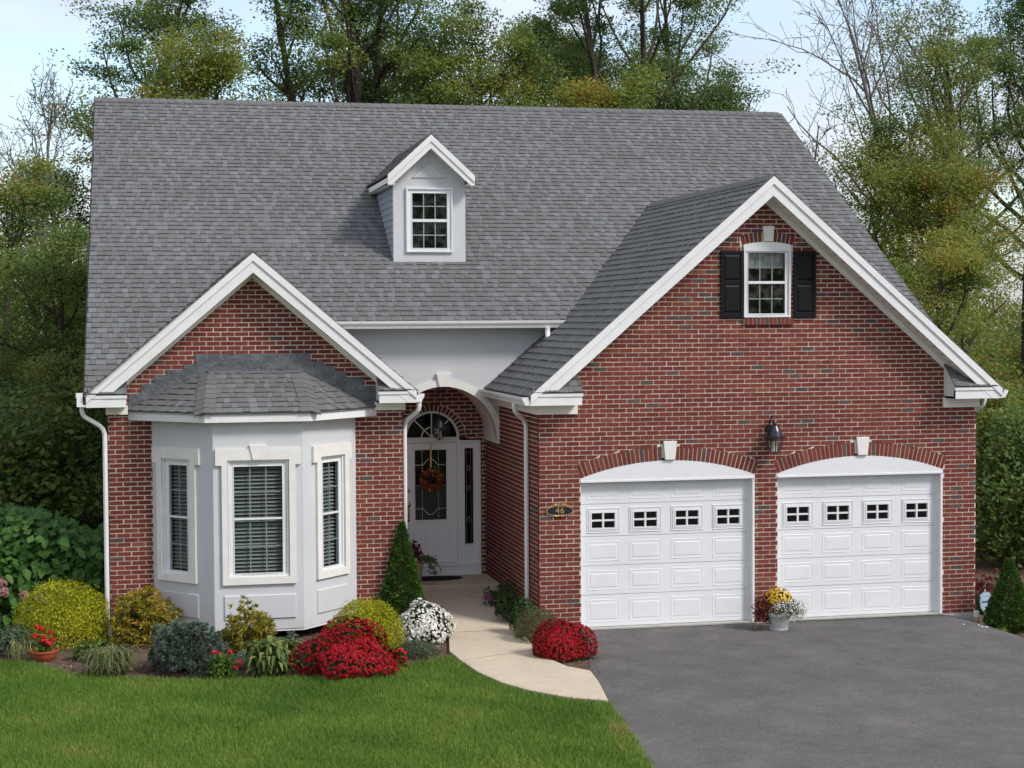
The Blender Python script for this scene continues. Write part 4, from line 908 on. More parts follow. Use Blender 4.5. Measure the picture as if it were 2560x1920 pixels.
for P in ([e3[0], e3[1], tA], [e3[1], e3[2], tB, tA], [e3[2], e3[3], tB]):
    u = (P[1]-P[0])/np.linalg.norm(P[1]-P[0]); nn = np.cross(u, P[2]-P[0]); vd = np.cross(nn, u); vd /= np.linalg.norm(vd)
    shingle_area(P[0]+0.002*np.array((0, 0, 1)), u, vd, [[((q-P[0])@u, (q-P[0])@vd) for q in P]], bay_roof, exposure=0.137)
for a, t, na, nb in ((e3[1], tA, (e3[0], e3[1], tA), (e3[1], e3[2], tA)), (e3[2], tB, (e3[1], e3[2], tB), (e3[2], e3[3], tB))):
    n1_ = np.cross(na[1]-na[0], na[2]-na[0]); n2_ = np.cross(nb[1]-nb[0], nb[2]-nb[0]); n1_ = n1_ if n1_[2] > 0 else -n1_; n2_ = n2_ if n2_[2] > 0 else -n2_
    caps(a, t, 0, bay_roof, n1_, n2_, 0.135, 0.14, 'hip_cap')
flash = [(-4.78, 4.022), (-3.14, 4.022), (-3.14, 3.905), (-2.962, 3.905), (-2.962, 3.829), (-2.784, 3.829), (-2.784, 3.752), (-2.627, 3.752), (-2.627, 3.66), (-2.374, 3.66), (-2.374, 3.522), (-2.178, 3.522), (-2.172, 3.2), (-3.297, 3.77), (-4.602, 3.77), (-5.73, 3.2), (-5.72, 3.459), (-5.545, 3.462), (-5.545, 3.603), (-5.36, 3.603), (-5.36, 3.727), (-5.185, 3.727), (-5.185, 3.8), (-4.943, 3.802), (-4.943, 3.88), (-4.78, 3.88)]
b = MB()
# step pieces as separate prisms so that the outline stays clean
low = lambda x: 3.775-0.555/1.128*max(0, -4.602-x) if x < -4.602 else (3.775 if x < -3.297 else 3.775-0.555/1.128*(x+3.297))
steps = [(-5.72, -5.545, 3.46), (-5.545, -5.36, 3.603), (-5.36, -5.185, 3.727), (-5.185, -4.943, 3.80), (-4.943, -4.78, 3.88), (-4.78, -3.14, 4.022), (-3.14, -2.962, 3.905), (-2.962, -2.784, 3.829), (-2.784, -2.627, 3.752), (-2.627, -2.374, 3.66), (-2.374, -2.178, 3.522)]
for i, (a, c, zt) in enumerate(steps):
    xs = [a] + [q for q in (-4.602, -3.297) if a < q < c] + [c]
    b.prism(FL, [(x, low(x)-0.03) for x in xs] + [(c+0.006, zt), (a-0.006, zt)], 0.004, 0.019+0.002*(i % 2))
b.build('lead_flashing', 'lead', house)
# flashing apron lip over the shingles
b = MB(); b.hexa([tA+(0, -0.10, -0.045), tB+(0, -0.10, -0.045), tB+(0, 0, 0.015), tA+(0, 0, 0.015)], [tA+(0, -0.10, -0.052), tB+(0, -0.10, -0.052), tB+(0, 0, 0.0), tA+(0, 0, 0.0)]); b.build('flashing_apron', 'lead', house)

# --- dormer
yD = 3.965; FD = F((0, yD, 0), (1, 0, 0), (0, -1, 0)); dc, dpk, ds = -0.905, 7.506, 0.92; dx0, dx1 = -1.497, -0.305
dz = lambda x: dpk-ds*abs(x-dc)
dormer = link(bpy.data.objects.new('dormer', None), house)
b = MB(); hol = rect(-1.285, -0.522, 5.607, 6.651); zb = zmain(yD)-0.03
for poly in ([(dx0, zb), (-1.285, zb), (-1.285, dz(-1.285)-0.16), (dx0, dz(dx0)-0.16)], [(-0.522, zb), (dx1, zb), (dx1, dz(dx1)-0.16), (-0.522, dz(-0.522)-0.16)], [(-1.285, zb), (-0.522, zb), (-0.522, 5.607), (-1.285, 5.607)], [(-1.285, 6.651), (-0.522, 6.651), (-0.522, dz(-0.522)-0.16), (dc, dpk-0.16), (-1.285, dz(-1.285)-0.16)]):
    b.prism(FD, poly, -0.08, 0.0)
b.build('dormer_wall', 'stucco', dormer)
b = MB(); tri = [(-1.200, 6.815), (-0.605, 6.815), (-0.903, 7.092)]
cen = np.mean(tri, 0); ins = lambda k: [tuple(cen+(np.array(p)-cen)*k) for p in tri]
b.loops(FD, [(tri, 0.001), (ins(0.9), 0.022), (ins(0.86), 0.022)]); b.build('dormer_panel', 'stucco', dormer)
# side cheeks with clapboards
for xs, sg in ((dx0, -1), (dx1, 1)):
    z = zb; i = 0
    while z < 6.66:
        zt = min(z+0.105, 6.69); y1 = ymain(z+0.02)+0.02
        if y1 > yD-0.0:
            y1b = max(y1, yD+0.01); b = MB()
            b.hexa([(xs+sg*0.014, yD+0.001, z), (xs+sg*0.014, y1b, z), (xs+sg*0.003, max(ymain(zt)+0.02, yD+0.01), zt+0.004), (xs+sg*0.003, yD+0.001, zt+0.004)], [(xs-sg*0.03, yD+0.001, z), (xs-sg*0.03, y1b, z), (xs-sg*0.03, max(ymain(zt)+0.02, yD+0.01), zt+0.004), (xs-sg*0.03, yD+0.001, zt+0.004)])
            b.build('clapboard', 'siding', dormer)
        z += 0.105
window(FD, rect(-1.290, -0.517, 5.602, 6.656), rect(-1.187, -0.612, 5.672, 6.567), 6.122, 3, 2, house, d=0.03, munt='vinyl', half_rail=0.024)
dox0, dox1, dyf = -1.620, -0.190, yD-0.25
b = MB(); zz = dz; k = math.sqrt(1+ds*ds)
pl = [(dox0, dyf-0.012), (dc, dyf-0.012), (dc, ymain(dpk)), (dox0, ymain(dz(dox0)))]; pr = [(dox1, dyf-0.012), (dc, dyf-0.012), (dc, ymain(dpk)), (dox1, ymain(dz(dox1)))]
for P in (pl, pr): slab_from(b, [(x, y, dz(x)-0.012) for x, y in P], 0.035)
droof = b.build('dormer_roof', 'deck', house)
shingle_area((dox0, 0, dz(dox0)), (0, 1, 0), (1, 0, ds), [[(y, (x-dox0)*k) for x, y in pl]], droof)
shingle_area((dox1, 0, dz(dox1)), (0, 1, 0), (-1, 0, ds), [[(y, (dox1-x)*k) for x, y in pr]], droof)
caps((dc, dyf, dpk), (dc, ymain(dpk), dpk), 0, droof, (-ds, 0, 1), (ds, 0, 1), 0.15)
b = MB()
for xa in (dox0, dox1):
    for t0, t1, d in ((0.004, 0.115, 0.268), (0.116, 0.225, 0.25)):
        sg = 1 if xa < dc else -1; zlow = dz(xa)-0.165; xq = xa+sg*max(0, (zlow-(dz(xa)-t1))/ds)
        poly = [(xa, dz(xa)-t0), (dc, dpk-t0), (dc, dpk-t1), (xq, max(dz(xq)-t1, zlow))] + ([(xa, zlow)] if dz(xa)-t1 < zlow else [])
        b.prism(FD, poly, 0.22, d)
b.build('dormer_rake', 'white', dormer)
b = MB()
for xa, xw in ((dox0, dx0), (dox1, dx1)):
    zlow = dz(xa)-0.165; yb = ymain(zlow)
    lo, hi = min(xa, xa+(0.02 if xa < dc else -0.02)), max(xa, xa+(0.02 if xa < dc else -0.02))
    b.hexa([(lo, dyf+0.02, zlow), (hi, dyf+0.02, zlow), (hi, dyf+0.02, dz(xa)-0.02), (lo, dyf+0.02, dz(xa)-0.02)], [(lo, yb+0.05, zlow), (hi, yb+0.05, zlow), (hi, ymain(dz(xa)), dz(xa)-0.02), (lo, ymain(dz(xa)), dz(xa)-0.02)])
    a, c = min(xa, xw), max(xa, xw); b.wbox(a, c, dyf+0.02, yb, zlow+0.006, zlow+0.03)
b.hexa([(dox0, dyf+.03, dz(dox0)-0.165), (dc, dyf+.03, dpk-0.215), (dc, dyf+.03, dpk-0.2), (dox0, dyf+.03, dz(dox0)-0.15)], [(dox0, yD-.002, dz(dox0)-0.165), (dc, yD-.002, dpk-0.215), (dc, yD-.002, dpk-0.2), (dox0, yD-.002, dz(dox0)-0.15)])
b.hexa([(dox1, dyf+.03, dz(dox1)-0.165), (dc, dyf+.03, dpk-0.215), (dc, dyf+.03, dpk-0.2), (dox1, dyf+.03, dz(dox1)-0.15)], [(dox1, yD-.002, dz(dox1)-0.165), (dc, yD-.002, dpk-0.215), (dc, yD-.002, dpk-0.2), (dox1, yD-.002, dz(dox1)-0.15)])
b.build('dormer_soffit', 'cream', dormer)

# --- write the shingles
def sh_key(i): A, B, t, p, w = SH[i]; return (0 if (w > 0.15 and p in (main_roof, bay_roof)) else 1, np.linalg.norm(np.mean(A, 0)-CAM))
order = sorted(range(len(SH)), key=sh_key); chosen = set(order[:300]); rest = MB()
for i, (A, B, t, p, w) in enumerate(SH):
    if i in chosen: b = MB(); b.hexa(A, B, t, skip=(1,)); b.build('shingle', 'shingle', p)
    else: rest.hexa(A, B, t, skip=(1, 4))
me_rest = bpy.data.meshes.new('shingle_field'); me_rest.from_pydata(rest.v, [], rest.f); me_rest.materials.append(M['shingle'])
me_rest.attributes.new('tint', 'FLOAT', 'FACE').data.foreach_set('value', np.array(rest.t, np.float32)); link(bpy.data.objects.new('shingle_field', me_rest), house, 'stuff')
#NEXT
# ================================================================== FIXTURES AND SMALL OBJECTS
def lantern(name, label, c, scale=1.0, wall=None, hang=None, group=None):
    t = thing(name, label, 'lantern', c, group); s = scale
    b = MB(); b.lathe((0, 0, 0), [(0.001, 0.40*s), (0.012*s, 0.40*s), (0.03*s, 0.375*s), (0.012*s, 0.36*s), (0.05*s, 0.345*s), (0.085*s, 0.28*s), (0.105*s, 0.215*s), (0.145*s, 0.205*s), (0.145*s, 0.19*s), (0.10*s, 0.185*s), (0.001, 0.185*s)], 20); b.build('lantern_cap', 'iron', t, smooth=False)
    prof = lambda z: 0.118*s*(0.45+0.55*math.sin(math.pi*0.5*min(1, (z/(0.185*s))**0.8)))
    for i in range(6):
        a = i*math.pi/3+0.3; zs = np.linspace(0, 0.187*s, 7); b = MB(); b.tube([(prof(z)*math.cos(a), prof(z)*math.sin(a), z) for z in zs], 0.006*s, 5); b.build('lantern_rib', 'iron', t)
    b = MB(); b.lathe((0, 0, 0), [(prof(z)*0.97, z) for z in np.linspace(0.002, 0.186*s, 8)], 18); b.build('lantern_glass', 'lampglass', t, smooth=True)
    b = MB(); b.lathe((0, 0, 0), [(0.001, -0.03*s), (0.014*s, -0.022*s), (0.012*s, -0.008*s), (0.056*s, 0.0), (0.056*s, 0.008*s), (0.001, 0.008*s)], 14); b.build('lantern_finial', 'iron', t)
    b = MB()
    for i in range(3): a = i*2.1; b.lathe((0.025*s*math.cos(a), 0.025*s*math.sin(a), 0), [(0.001, 0.008*s), (0.010*s, 0.009*s), (0.010*s, 0.09*s), (0.014*s, 0.11*s), (0.002, 0.15*s)], 8)
    b.build('candle_bulb', 'bulb', t, kind='stuff')
    if wall:
        b = MB(); b.tube([(-0.02, wall-0.02, 0.33*s), (-0.03, wall*0.75, 0.40*s), (-0.015, wall*0.4, 0.465*s), (0, 0.02, 0.455*s), (0, 0, 0.40*s)], 0.011*s, 7); b.build('lantern_arm', 'iron', t)
        b = MB(); b.tube([(-0.02, wall-0.035, 0.30*s), (-0.02, wall-0.004, 0.30*s)], [0.05*s, 0.062*s], 14); b.build('wall_plate', 'iron', t)
    if hang:
        b = MB(); b.tube([(0, 0, 0.40*s), (0, 0, hang)], 0.007, 6); b.build('hanging_rod', 'iron', t)
        b = MB(); b.lathe((0, 0, hang-0.02), [(0.05, 0.02), (0.05, 0.008), (0.01, 0.0)], 14); b.build('ceiling_canopy', 'iron', t)
    return t
M['lampglass'] = glass_mat('lantern_glass', (0.88, 0.9, 0.88), 0.05, 0.10)
lantern('wall_lantern', 'dark carriage lantern on the brick between the two garage door arches', (3.50, -0.17, 2.53), 1.12, wall=0.17)
lantern('hanging_lantern', 'dark glass lantern hanging under the porch arch before the fanlight', (-0.89, 3.2, 2.58), 0.92, hang=3.44-2.58)
# house number plaque
pq = thing('address_plaque', 'black oval house number plaque reading 46 with gold scrolls', 'plaque', (0.292, -0.02, 1.747))
PF = F((0, 0, 0), (1, 0, 0), (0, -1, 0))
ell = lambda a, c, n=36: [(a*math.cos(t)*(1+0.0), c*math.sin(t)) for t in np.linspace(0, 2*math.pi, n, endpoint=False)]
sup = lambda a, c, n=40: [(a*math.copysign(abs(math.cos(t))**0.85, math.cos(t)), c*math.copysign(abs(math.sin(t))**0.7, math.sin(t))) for t in np.linspace(0, 2*math.pi, n, endpoint=False)]
b = MB(); b.prism(PF, sup(0.188, 0.062), -0.008, 0.008); b.build('plaque_plate', 'navy', pq)
b = MB(); b.ring(PF, sup(0.198, 0.070), sup(0.187, 0.060), -0.008, 0.014); b.build('plaque_rim', 'gold', pq)
for sx in (-1, 1):
    b = MB(); b.tube([PF.p(sx*0.012, 0.012, 0.062), PF.p(sx*0.04, 0.016, 0.095), PF.p(sx*0.075, 0.014, 0.092), PF.p(sx*0.11, 0.012, 0.072), PF.p(sx*0.155, 0.012, 0.066)], [0.008, 0.014, 0.012, 0.009, 0.006], 7); b.build('scroll', 'gold', pq)
    b = MB(); b.tube([PF.p(sx*0.035, 0.012, 0.068), PF.p(sx*0.055, 0.016, 0.078), PF.p(sx*0.085, 0.012, 0.062)], [0.006, 0.011, 0.004], 6); b.build('scroll', 'gold', pq)
    b = MB(); b.tube([PF.p(sx*0.006, 0.014, -0.055), PF.p(sx*0.022, 0.016, -0.078), PF.p(sx*0.05, 0.013, -0.075), PF.p(sx*0.085, 0.012, -0.064)], [0.008, 0.013, 0.009, 0.006], 7); b.build('scroll', 'gold', pq)
def text_obj(body, size, mname, parent, loc, rot, extrude=0.002, name='numeral'):
    c = bpy.data.curves.new(name, 'FONT'); c.body = body; c.size = size; c.align_x = 'CENTER'; c.align_y = 'CENTER'; c.extrude = extrude; c.materials.append(M[mname])
    tmp = bpy.data.objects.new(name+'_curve', c); COL.objects.link(tmp); bpy.context.view_layer.update(); me = bpy.data.meshes.new_from_object(tmp.evaluated_get(bpy.context.evaluated_depsgraph_get())); bpy.data.objects.remove(tmp)
    me.name = name; o = bpy.data.objects.new(name, me); o.location = loc; o.rotation_euler = rot; return link(o, parent)
text_obj('4', 0.128, 'gold', pq, (-0.034, -0.011, 0.002), (R(90), 0, 0)); text_obj('6', 0.128, 'gold', pq, (0.036, -0.011, 0.002), (R(90), 0, 0))
# door mat
b = MB(); b.lathe((0, 0, 0), [(0.001, 0.012), (0.97, 0.012), (1.0, 0.006), (1.0, 0.0)], 40, sx=0.46, sy=0.24)
b.build('door_mat', 'mat', None, None, 'dark oval mat on the concrete step before the front door', 'mat'); bpy.data.objects['door_mat'].location = (-0.93, 3.50, 0.2885)

# ================================================================== PLANTS
def unit(v): return v/np.maximum(np.linalg.norm(v, axis=-1, keepdims=True), 1e-9)
def leafquads(P, Nr, l, w, bias=0.8, up=0.0, axis=None):
    m = len(P); n = unit(Nr*bias+rng.normal(0, 0.6, (m, 3))+np.array([0, 0, up]))
    a = rng.normal(0, 1, (m, 3)) if axis is None else axis + rng.normal(0, 0.35, (m, 3))
    a = unit(a-n*(a*n).sum(1, keepdims=True)); b = np.cross(n, a)
    l = (np.asarray(l)*rng.uniform(0.65, 1.25, m))[:, None]; w = (np.asarray(w)*rng.uniform(0.7, 1.2, m))[:, None]
    V = np.stack([P-a*l*0.5, P+b*w*0.5-a*l*0.05-n*w*0.12, P+a*l*0.5, P-b*w*0.5-a*l*0.05-n*w*0.12], 1); return V.reshape(-1, 3)
def discs(P, Nr, r, k=6, bias=2.0):
    m = len(P); n = unit(Nr*bias+rng.normal(0, 0.5, (m, 3))); a = rng.normal(0, 1, (m, 3)); a = unit(a-n*(a*n).sum(1, keepdims=True)); b = np.cross(n, a)
    r = (np.asarray(r)*rng.uniform(0.75, 1.2, m))[:, None, None]; t = np.arange(k)*2*np.pi/k
    return (P[:, None, :]+r*(a[:, None, :]*np.cos(t)[None, :, None]+b[:, None, :]*np.sin(t)[None, :, None])).reshape(-1, 3), n
def sphere_pts(n, zmin=-0.35):
    z = rng.uniform(zmin, 1, n); t = rng.uniform(0, 2*np.pi, n); r = np.sqrt(1-z*z); return np.stack([r*np.cos(t), r*np.sin(t), z], 1)
def lump(D, amp, seed, f=3.0):
    r = np.random.default_rng(seed); o = np.zeros(len(D))
    for k in range(6):
        k_ = r.normal(0, f, 3); o += np.sin(D@k_+r.uniform(0, 6.28))
    return 1+amp*o/3
def box_px(u0, u1, vtop, vbase, z=0.0, push=0.6):
    """footprint of a plant from its outline in the photo: centre on the ground, half width, height"""
    p = on_z((u0+u1)/2, vbase, z); s = depth(p)/FOC; rw = (u1-u0)/2*s
    d = np.array([FWD[0], FWD[1]]); d /= np.linalg.norm(d); c = p[:2]+d*rw*push
    k = depth(np.array([c[0], c[1], z]))/FOC
    h = (vbase-vtop)*k
    # the base seen is the front of the foot: take the drop of the sight line into account
    h -= rw*push*(CAM[2]-z)/depth(p)*1.0
    return c, (u1-u0)/2*k, max(h, 0.1)
def stem(t, h, r=0.02, m='bark'):
    b = MB(); b.tube([(0, 0, -0.03), (0, 0, h*0.5)], [r, r*0.6], 6); return b.build('stem', m, t)
def mound(name, label, cat, px, leafmat, n, ls, lw, z=0.0, group=None, amp=0.08, flat=1.0, tint=(0.5, 0.2), fill=0.45, seed=1, zmin=-0.3, push=0.6, up=0.2, bias=0.8, shoots=0):
    c, rw, h = box_px(*px, z=z, push=push); t = thing(name, label, cat, (c[0], c[1], z), group); stem(t, h*0.6)
    D = sphere_pts(n, zmin); rad = lump(D, amp, seed); fr = np.where(rng.random(n) < fill, rng.uniform(0.45, 0.95, n), np.where(rng.random(n) < 0.06, rng.uniform(1.03, 1.13, n), rng.uniform(0.93, 1.04, n)))
    zc = h*(-zmin)/(1-zmin)*0.92; hz = h-zc
    P = D*np.array([rw, rw*flat, hz])*(rad*fr)[:, None]+np.array([0, 0, zc]); P[:, 2] = np.maximum(P[:, 2], 0.01)
    tn = np.clip(rng.normal(tint[0], tint[1], n)+0.2*(lump(D, 0.5, seed+9, 5)-1), 0, 1)
    fast_mesh('foliage', leafquads(P, D, ls, lw, bias, up), 4, tn, leafmat, t, 'stuff')
    return t, rw, h, zc, hz
def add_flowers(t, rw, h, zc, hz, n, r, pm, amp, seed, name='blossoms', zmin=-0.15, eye=False, tint=(0.55, 0.22), keep=1.0, k=6, off=1.03, sel=None, flat=1.0):
    D = sphere_pts(n, zmin); rad = lump(D, amp, seed); g = lump(D, 0.8, seed+77, 4.5)
    q = (g > 1-keep*1.6) if keep < 1 else np.ones(n, bool)
    if sel is not None: q &= sel(D)
    D, rad = D[q], rad[q]; n = len(D)
    P = D*np.array([rw, rw*flat, hz])*(rad*off*rng.uniform(0.97, 1.03, n))[:, None]+np.array([0, 0, zc]); P[:, 2] = np.maximum(P[:, 2], 0.02)
    V, nn = discs(P, D+np.array([0, 0, 0.25]), r, k); tn = np.clip(rng.normal(*tint, n), 0, 1); mi = np.zeros(n, np.int32); mats = [pm]
    if eye:
        P2 = P+nn*0.004; V2, _ = discs(P2, nn, r*0.34, k, 40); V = np.concatenate([V, V2]); tn = np.concatenate([tn, tn]); mi = np.concatenate([mi, mi+1]); mats = [pm, 'eye']
    else:
        V2, _ = discs(P+nn*r*0.45, nn, r*0.65, k, 3); V = np.concatenate([V, V2]); tn = np.concatenate([tn, np.clip(tn+0.15, 0, 1)]); mi = np.concatenate([mi, mi])
    return fast_mesh(name, V, k, tn, mats, t, 'stuff', mi=mi)
# --- chrysanthemums
a = mound('red_chrysanthemum', 'largest red chrysanthemum mound, beside the lawn in front of the golden bush', 'flower', (752, 976, 1560, 1692), 'dark_leaf', 3200, 0.05, 0.03, seed=3, amp=0.26, fill=0.75, tint=(0.45, 0.25), zmin=-0.5)
add_flowers(*a, 3000, 0.021, 'red_petal', 0.26, 3, keep=0.62, zmin=-0.42)
a = mound('red_chrysanthemum', 'rounded red chrysanthemum mound between the path and the driveway', 'flower', (1338, 1482, 1553, 1648), 'dark_leaf', 2400, 0.045, 0.028, z=0.02, seed=5, amp=0.15, fill=0.75, tint=(0.5, 0.25), zmin=-0.4)
add_flowers(*a, 2500, 0.017, 'red_petal', 0.15, 5, keep=0.75, zmin=-0.32)
a = mound('white_chrysanthemum', 'white daisy chrysanthemum mound beside the concrete path', 'flower', (996, 1124, 1506, 1606), 'dark_leaf', 2200, 0.045, 0.028, seed=8, amp=0.17, fill=0.8, zmin=-0.5)
add_flowers(*a, 1500, 0.018, 'white_petal', 0.17, 8, eye=True, keep=0.9, k=8, zmin=-0.42)
# --- golden shrubs
mound('golden_shrub', 'large golden globe shrub at the left end of the flower bed', 'shrub', (33, 252, 1452, 1618), 'golden_leaf', 15000, 0.042, 0.015, tint=(0.5, 0.27), seed=11, amp=0.09, fill=0.5, zmin=-0.45)
mound('golden_shrub', 'golden thread leaf shrub behind the largest red chrysanthemum', 'shrub', (818, 998, 1498, 1640), 'golden_leaf', 13000, 0.055, 0.011, tint=(0.5, 0.27), seed=12, amp=0.12, fill=0.5, up=0.0, zmin=-0.4)
# --- bronze and green pieris shrubs : tufts of long leaves
def tufted(name, label, px, leafmat, ntuft, per, ll, lw, z=0.0, seed=1, amp=0.22, tint=(0.55, 0.2), zmin=-0.35, cat='shrub', push=0.5, stems=True, droop=0.1, spread=0.9, inner=0.5):
    c, rw, h = box_px(*px, z=z, push=push); t = thing(name, label, cat, (c[0], c[1], z))
    D = sphere_pts(ntuft, zmin); rad = lump(D, amp, seed)*np.where(rng.random(ntuft) < inner, rng.uniform(0.4, 0.9, ntuft), rng.uniform(0.88, 1.02, ntuft)); zc = h*(-zmin)/(1-zmin)*0.9
    C = D*np.array([rw*0.95, rw*0.95, (h-zc)*0.93])*rad[:, None]+np.array([0, 0, zc]); C[:, 2] = np.maximum(C[:, 2], 0.03)
    if stems:
        b = MB()
        for q in C[::3]: b.tube([(0, 0, -0.02), (q[0]*0.35, q[1]*0.35, q[2]*0.5), tuple(q)], [0.012, 0.008, 0.004], 4, cap=False)
        b.build('twigs', 'bark', t, 'stuff')
    A = unit(np.repeat(D+np.array([0, 0, 0.25]), per, 0)+rng.normal(0, spread, (ntuft*per, 3))); m = len(A); B = np.repeat(C, per, 0)
    L_ = (ll*rng.uniform(0.6, 1.2, m))[:, None]; s_ = unit(np.cross(A, rng.normal(0, 1, (m, 3)))); w_ = (lw*rng.uniform(0.7, 1.2, m))[:, None]
    tip = B+A*L_-np.array([0, 0, 1])*droop*L_; mid = B+A*L_*0.55
    V = np.stack([B, mid+s_*w_*0.5, tip, mid-s_*w_*0.5], 1).reshape(-1, 3); V[:, 2] = np.maximum(V[:, 2], 0.005)
    tn = np.clip(np.repeat(rng.normal(tint[0], tint[1], ntuft), per)+rng.normal(0, 0.13, m), 0, 1)
    fast_mesh('foliage', V, 4, tn, leafmat, t, 'stuff'); return t
tufted('bronze_shrub', 'yellow bronze shrub by the white downspout at the left house corner', (262, 438, 1462, 1612), 'bronze_leaf', 380, 17, 0.085, 0.020, seed=21, tint=(0.58, 0.2))
tufted('pieris_shrub', 'upright green and bronze shrub in front of the bay window', (556, 690, 1512, 1645), 'bronze_leaf', 330, 16, 0.075, 0.020, seed=22, amp=0.30, tint=(0.45, 0.22))
tufted('bronze_shrub', 'bronze tipped shrub at the brick pier behind the cone spruce', (880, 1000, 1462, 1556), 'bronze_leaf', 170, 14, 0.08, 0.018, z=0.03, seed=23, amp=0.3, tint=(0.55, 0.22))
# --- dwarf blue spruce
tufted('blue_spruce', 'spreading dwarf blue green spruce in the middle of the bed', (346, 562, 1532, 1684), 'spruce_needle', 760, 55, 0.055, 0.0085, seed=31, amp=0.22, tint=(0.5, 0.25), zmin=-0.3, spread=0.75, droop=0.0, inner=0.5)
# --- cone spruces
def cone_spruce(label, u, vtop, vbase, wpx, z, n, seed):
    p = on_z(u, vbase, z); s = depth(p)/FOC; rw = wpx/2*s; h = (vbase-vtop)*s-rw*0.15; d = np.array([FWD[0], FWD[1]]); c = p[:2]+d*rw*0.75
    t = thing('cone_spruce', label, 'spruce', (c[0], c[1], z)); b = MB(); b.tube([(0, 0, -0.05), (0, 0, h*0.93)], [0.03, 0.006], 6); b.build('trunk', 'bark', t)
    k = rng.random(n); zz = h*(1-np.sqrt(1-k)*0.999); zz = np.where(rng.random(n) < 0.03, h*rng.uniform(0.85, 1.0, n), zz); th = rng.uniform(0, 2*np.pi, n)
    f = 1-zz/h; R_ = (rw*(f**0.88)+0.012)*np.where(rng.random(n) < 0.45, rng.uniform(0.5, 0.95, n), rng.uniform(0.92, 1.03, n))*(1+0.09*np.sin(th*5+zz*17/h+seed)*np.sin(zz*29/h)+0.05*np.sin(th*9-zz*40/h))
    low = np.clip(zz/(0.10*h), 0.55, 1); R_ *= low**0.5
    P = np.stack([R_*np.cos(th), R_*np.sin(th), zz+0.02], 1); D = np.stack([np.cos(th), np.sin(th), np.full(n, 0.45)], 1)
    A = unit(D+rng.normal(0, 0.55, (n, 3))); L_ = (0.045*rng.uniform(0.6, 1.2, n))[:, None]; sd_ = unit(np.cross(A, rng.normal(0, 1, (n, 3))))*(0.010*rng.uniform(0.6, 1.3, n))[:, None]
    V = np.stack([P, P+A*L_*0.5+sd_, P+A*L_, P+A*L_*0.5-sd_], 1).reshape(-1, 3)
    fast_mesh('foliage', V, 4, np.clip(rng.normal(0.5, 0.22, n)+0.25*np.sin(th*5+zz*17/h+seed)*np.sin(zz*29/h), 0, 1), 'conifer_needle', t, 'stuff')
cone_spruce('slim cone shaped spruce beside the front step', 1004, 1306, 1560, 118, 0.05, 17000, 1)
cone_spruce('cone shaped spruce at the right edge behind the security sign', 2537, 1398, 1585, 128, -0.2, 13000, 4)
# --- arching grass, hosta, small perennials
def arching(name, label, px, m, n, ln, w, z=0.0, cat='plant', tint=(0.55, 0.22), lift=(0.5, 1.1), nseg=4, seed=0, push=0.4, tip=0.2):
    c, rw, h = box_px(*px, z=z, push=push); t = thing(name, label, cat, (c[0], c[1], z)); th = rng.uniform(0, 2*np.pi, n); L_ = ln*rng.uniform(0.55, 1.1, n)
    reach = rw*rng.uniform(0.35, 1.0, n); hh = h*rng.uniform(*lift, n); base = rng.normal(0, 0.09, (n, 2)); ds = np.stack([np.cos(th), np.sin(th)], 1); sdv = np.stack([-np.sin(th), np.cos(th)], 1)
    rows = []
    for i in range(nseg+1):
        s = i/nseg; wd = w*(1-0.9*abs(2*s-0.75)**2/1.6).clip(tip) if False else w*max(math.sin(math.pi*(0.12+0.86*s)), 0.06)
        q = base+ds*(reach*s)[:, None]; zq = hh*(1-(1-s*1.7)**2)*0.98+0.01; zq = np.maximum(zq, 0.008)
        rows.append((np.concatenate([q-sdv*wd/2, zq[:, None]], 1), np.concatenate([q+sdv*wd/2, zq[:, None]], 1)))
    V = np.concatenate([np.stack([a[0], a[1], c_[1], c_[0]], 1) for a, c_ in zip(rows, rows[1:])], 0).reshape(-1, 3)
    tn = np.tile(np.clip(rng.normal(*tint, n), 0, 1), nseg); fast_mesh('foliage', V, 4, tn, m, t, 'stuff'); return t, rw, h
arching('fountain_grass', 'pale arching grass clump at the front of the bed by the lawn', (196, 338, 1612, 1690), 'pale_blade', 1100, 0.5, 0.013, seed=1, lift=(0.25, 0.95))
arching('hosta', 'yellow green hosta clump between bay window and red chrysanthemum', (600, 748, 1590, 1692), 'hosta_leaf', 260, 0.5, 0.062, lift=(0.2, 0.95), tint=(0.5, 0.28))
arching('strappy_plant', 'thin straw coloured strappy clump beside the terracotta bowl', (15, 80, 1600, 1652), 'pale_blade', 60, 0.5, 0.012, tint=(0.8, 0.15))
mound('perennial', 'low blue green leafy plant at the left edge of the bed', 'plant', (-30, 66, 1566, 1640), 'sage_leaf', 1100, 0.075, 0.03, seed=41, tint=(0.35, 0.2), amp=0.2)
mound('perennial', 'small mid green leafy plant behind the arching grass', 'plant', (178, 272, 1604, 1652), 'fresh_leaf', 420, 0.07, 0.045, seed=42, amp=0.25)
mound('perennial', 'grey green leafy plant beside the largest red chrysanthemum', 'plant', (690, 762, 1590, 1660), 'sage_leaf', 380, 0.085, 0.04, seed=43, amp=0.3)
mound('fescue', 'small blue grey fescue tuft between spruce and hosta', 'grass', (575, 625, 1632, 1672), 'spruce_needle', 700, 0.09, 0.007, seed=44, tint=(0.85, 0.15), up=-0.6)
mound('lavender', 'low grey green lavender cushion below the white chrysanthemum', 'plant', (994, 1092, 1600, 1646), 'sage_leaf', 2600, 0.055, 0.009, seed=45, tint=(0.45, 0.2), amp=0.12)
a = mound('geranium', 'bushy green geranium with scattered red blooms at the bed front', 'flower', (514, 588, 1628, 1700), 'fresh_leaf', 620, 0.05, 0.045, seed=46, amp=0.22)
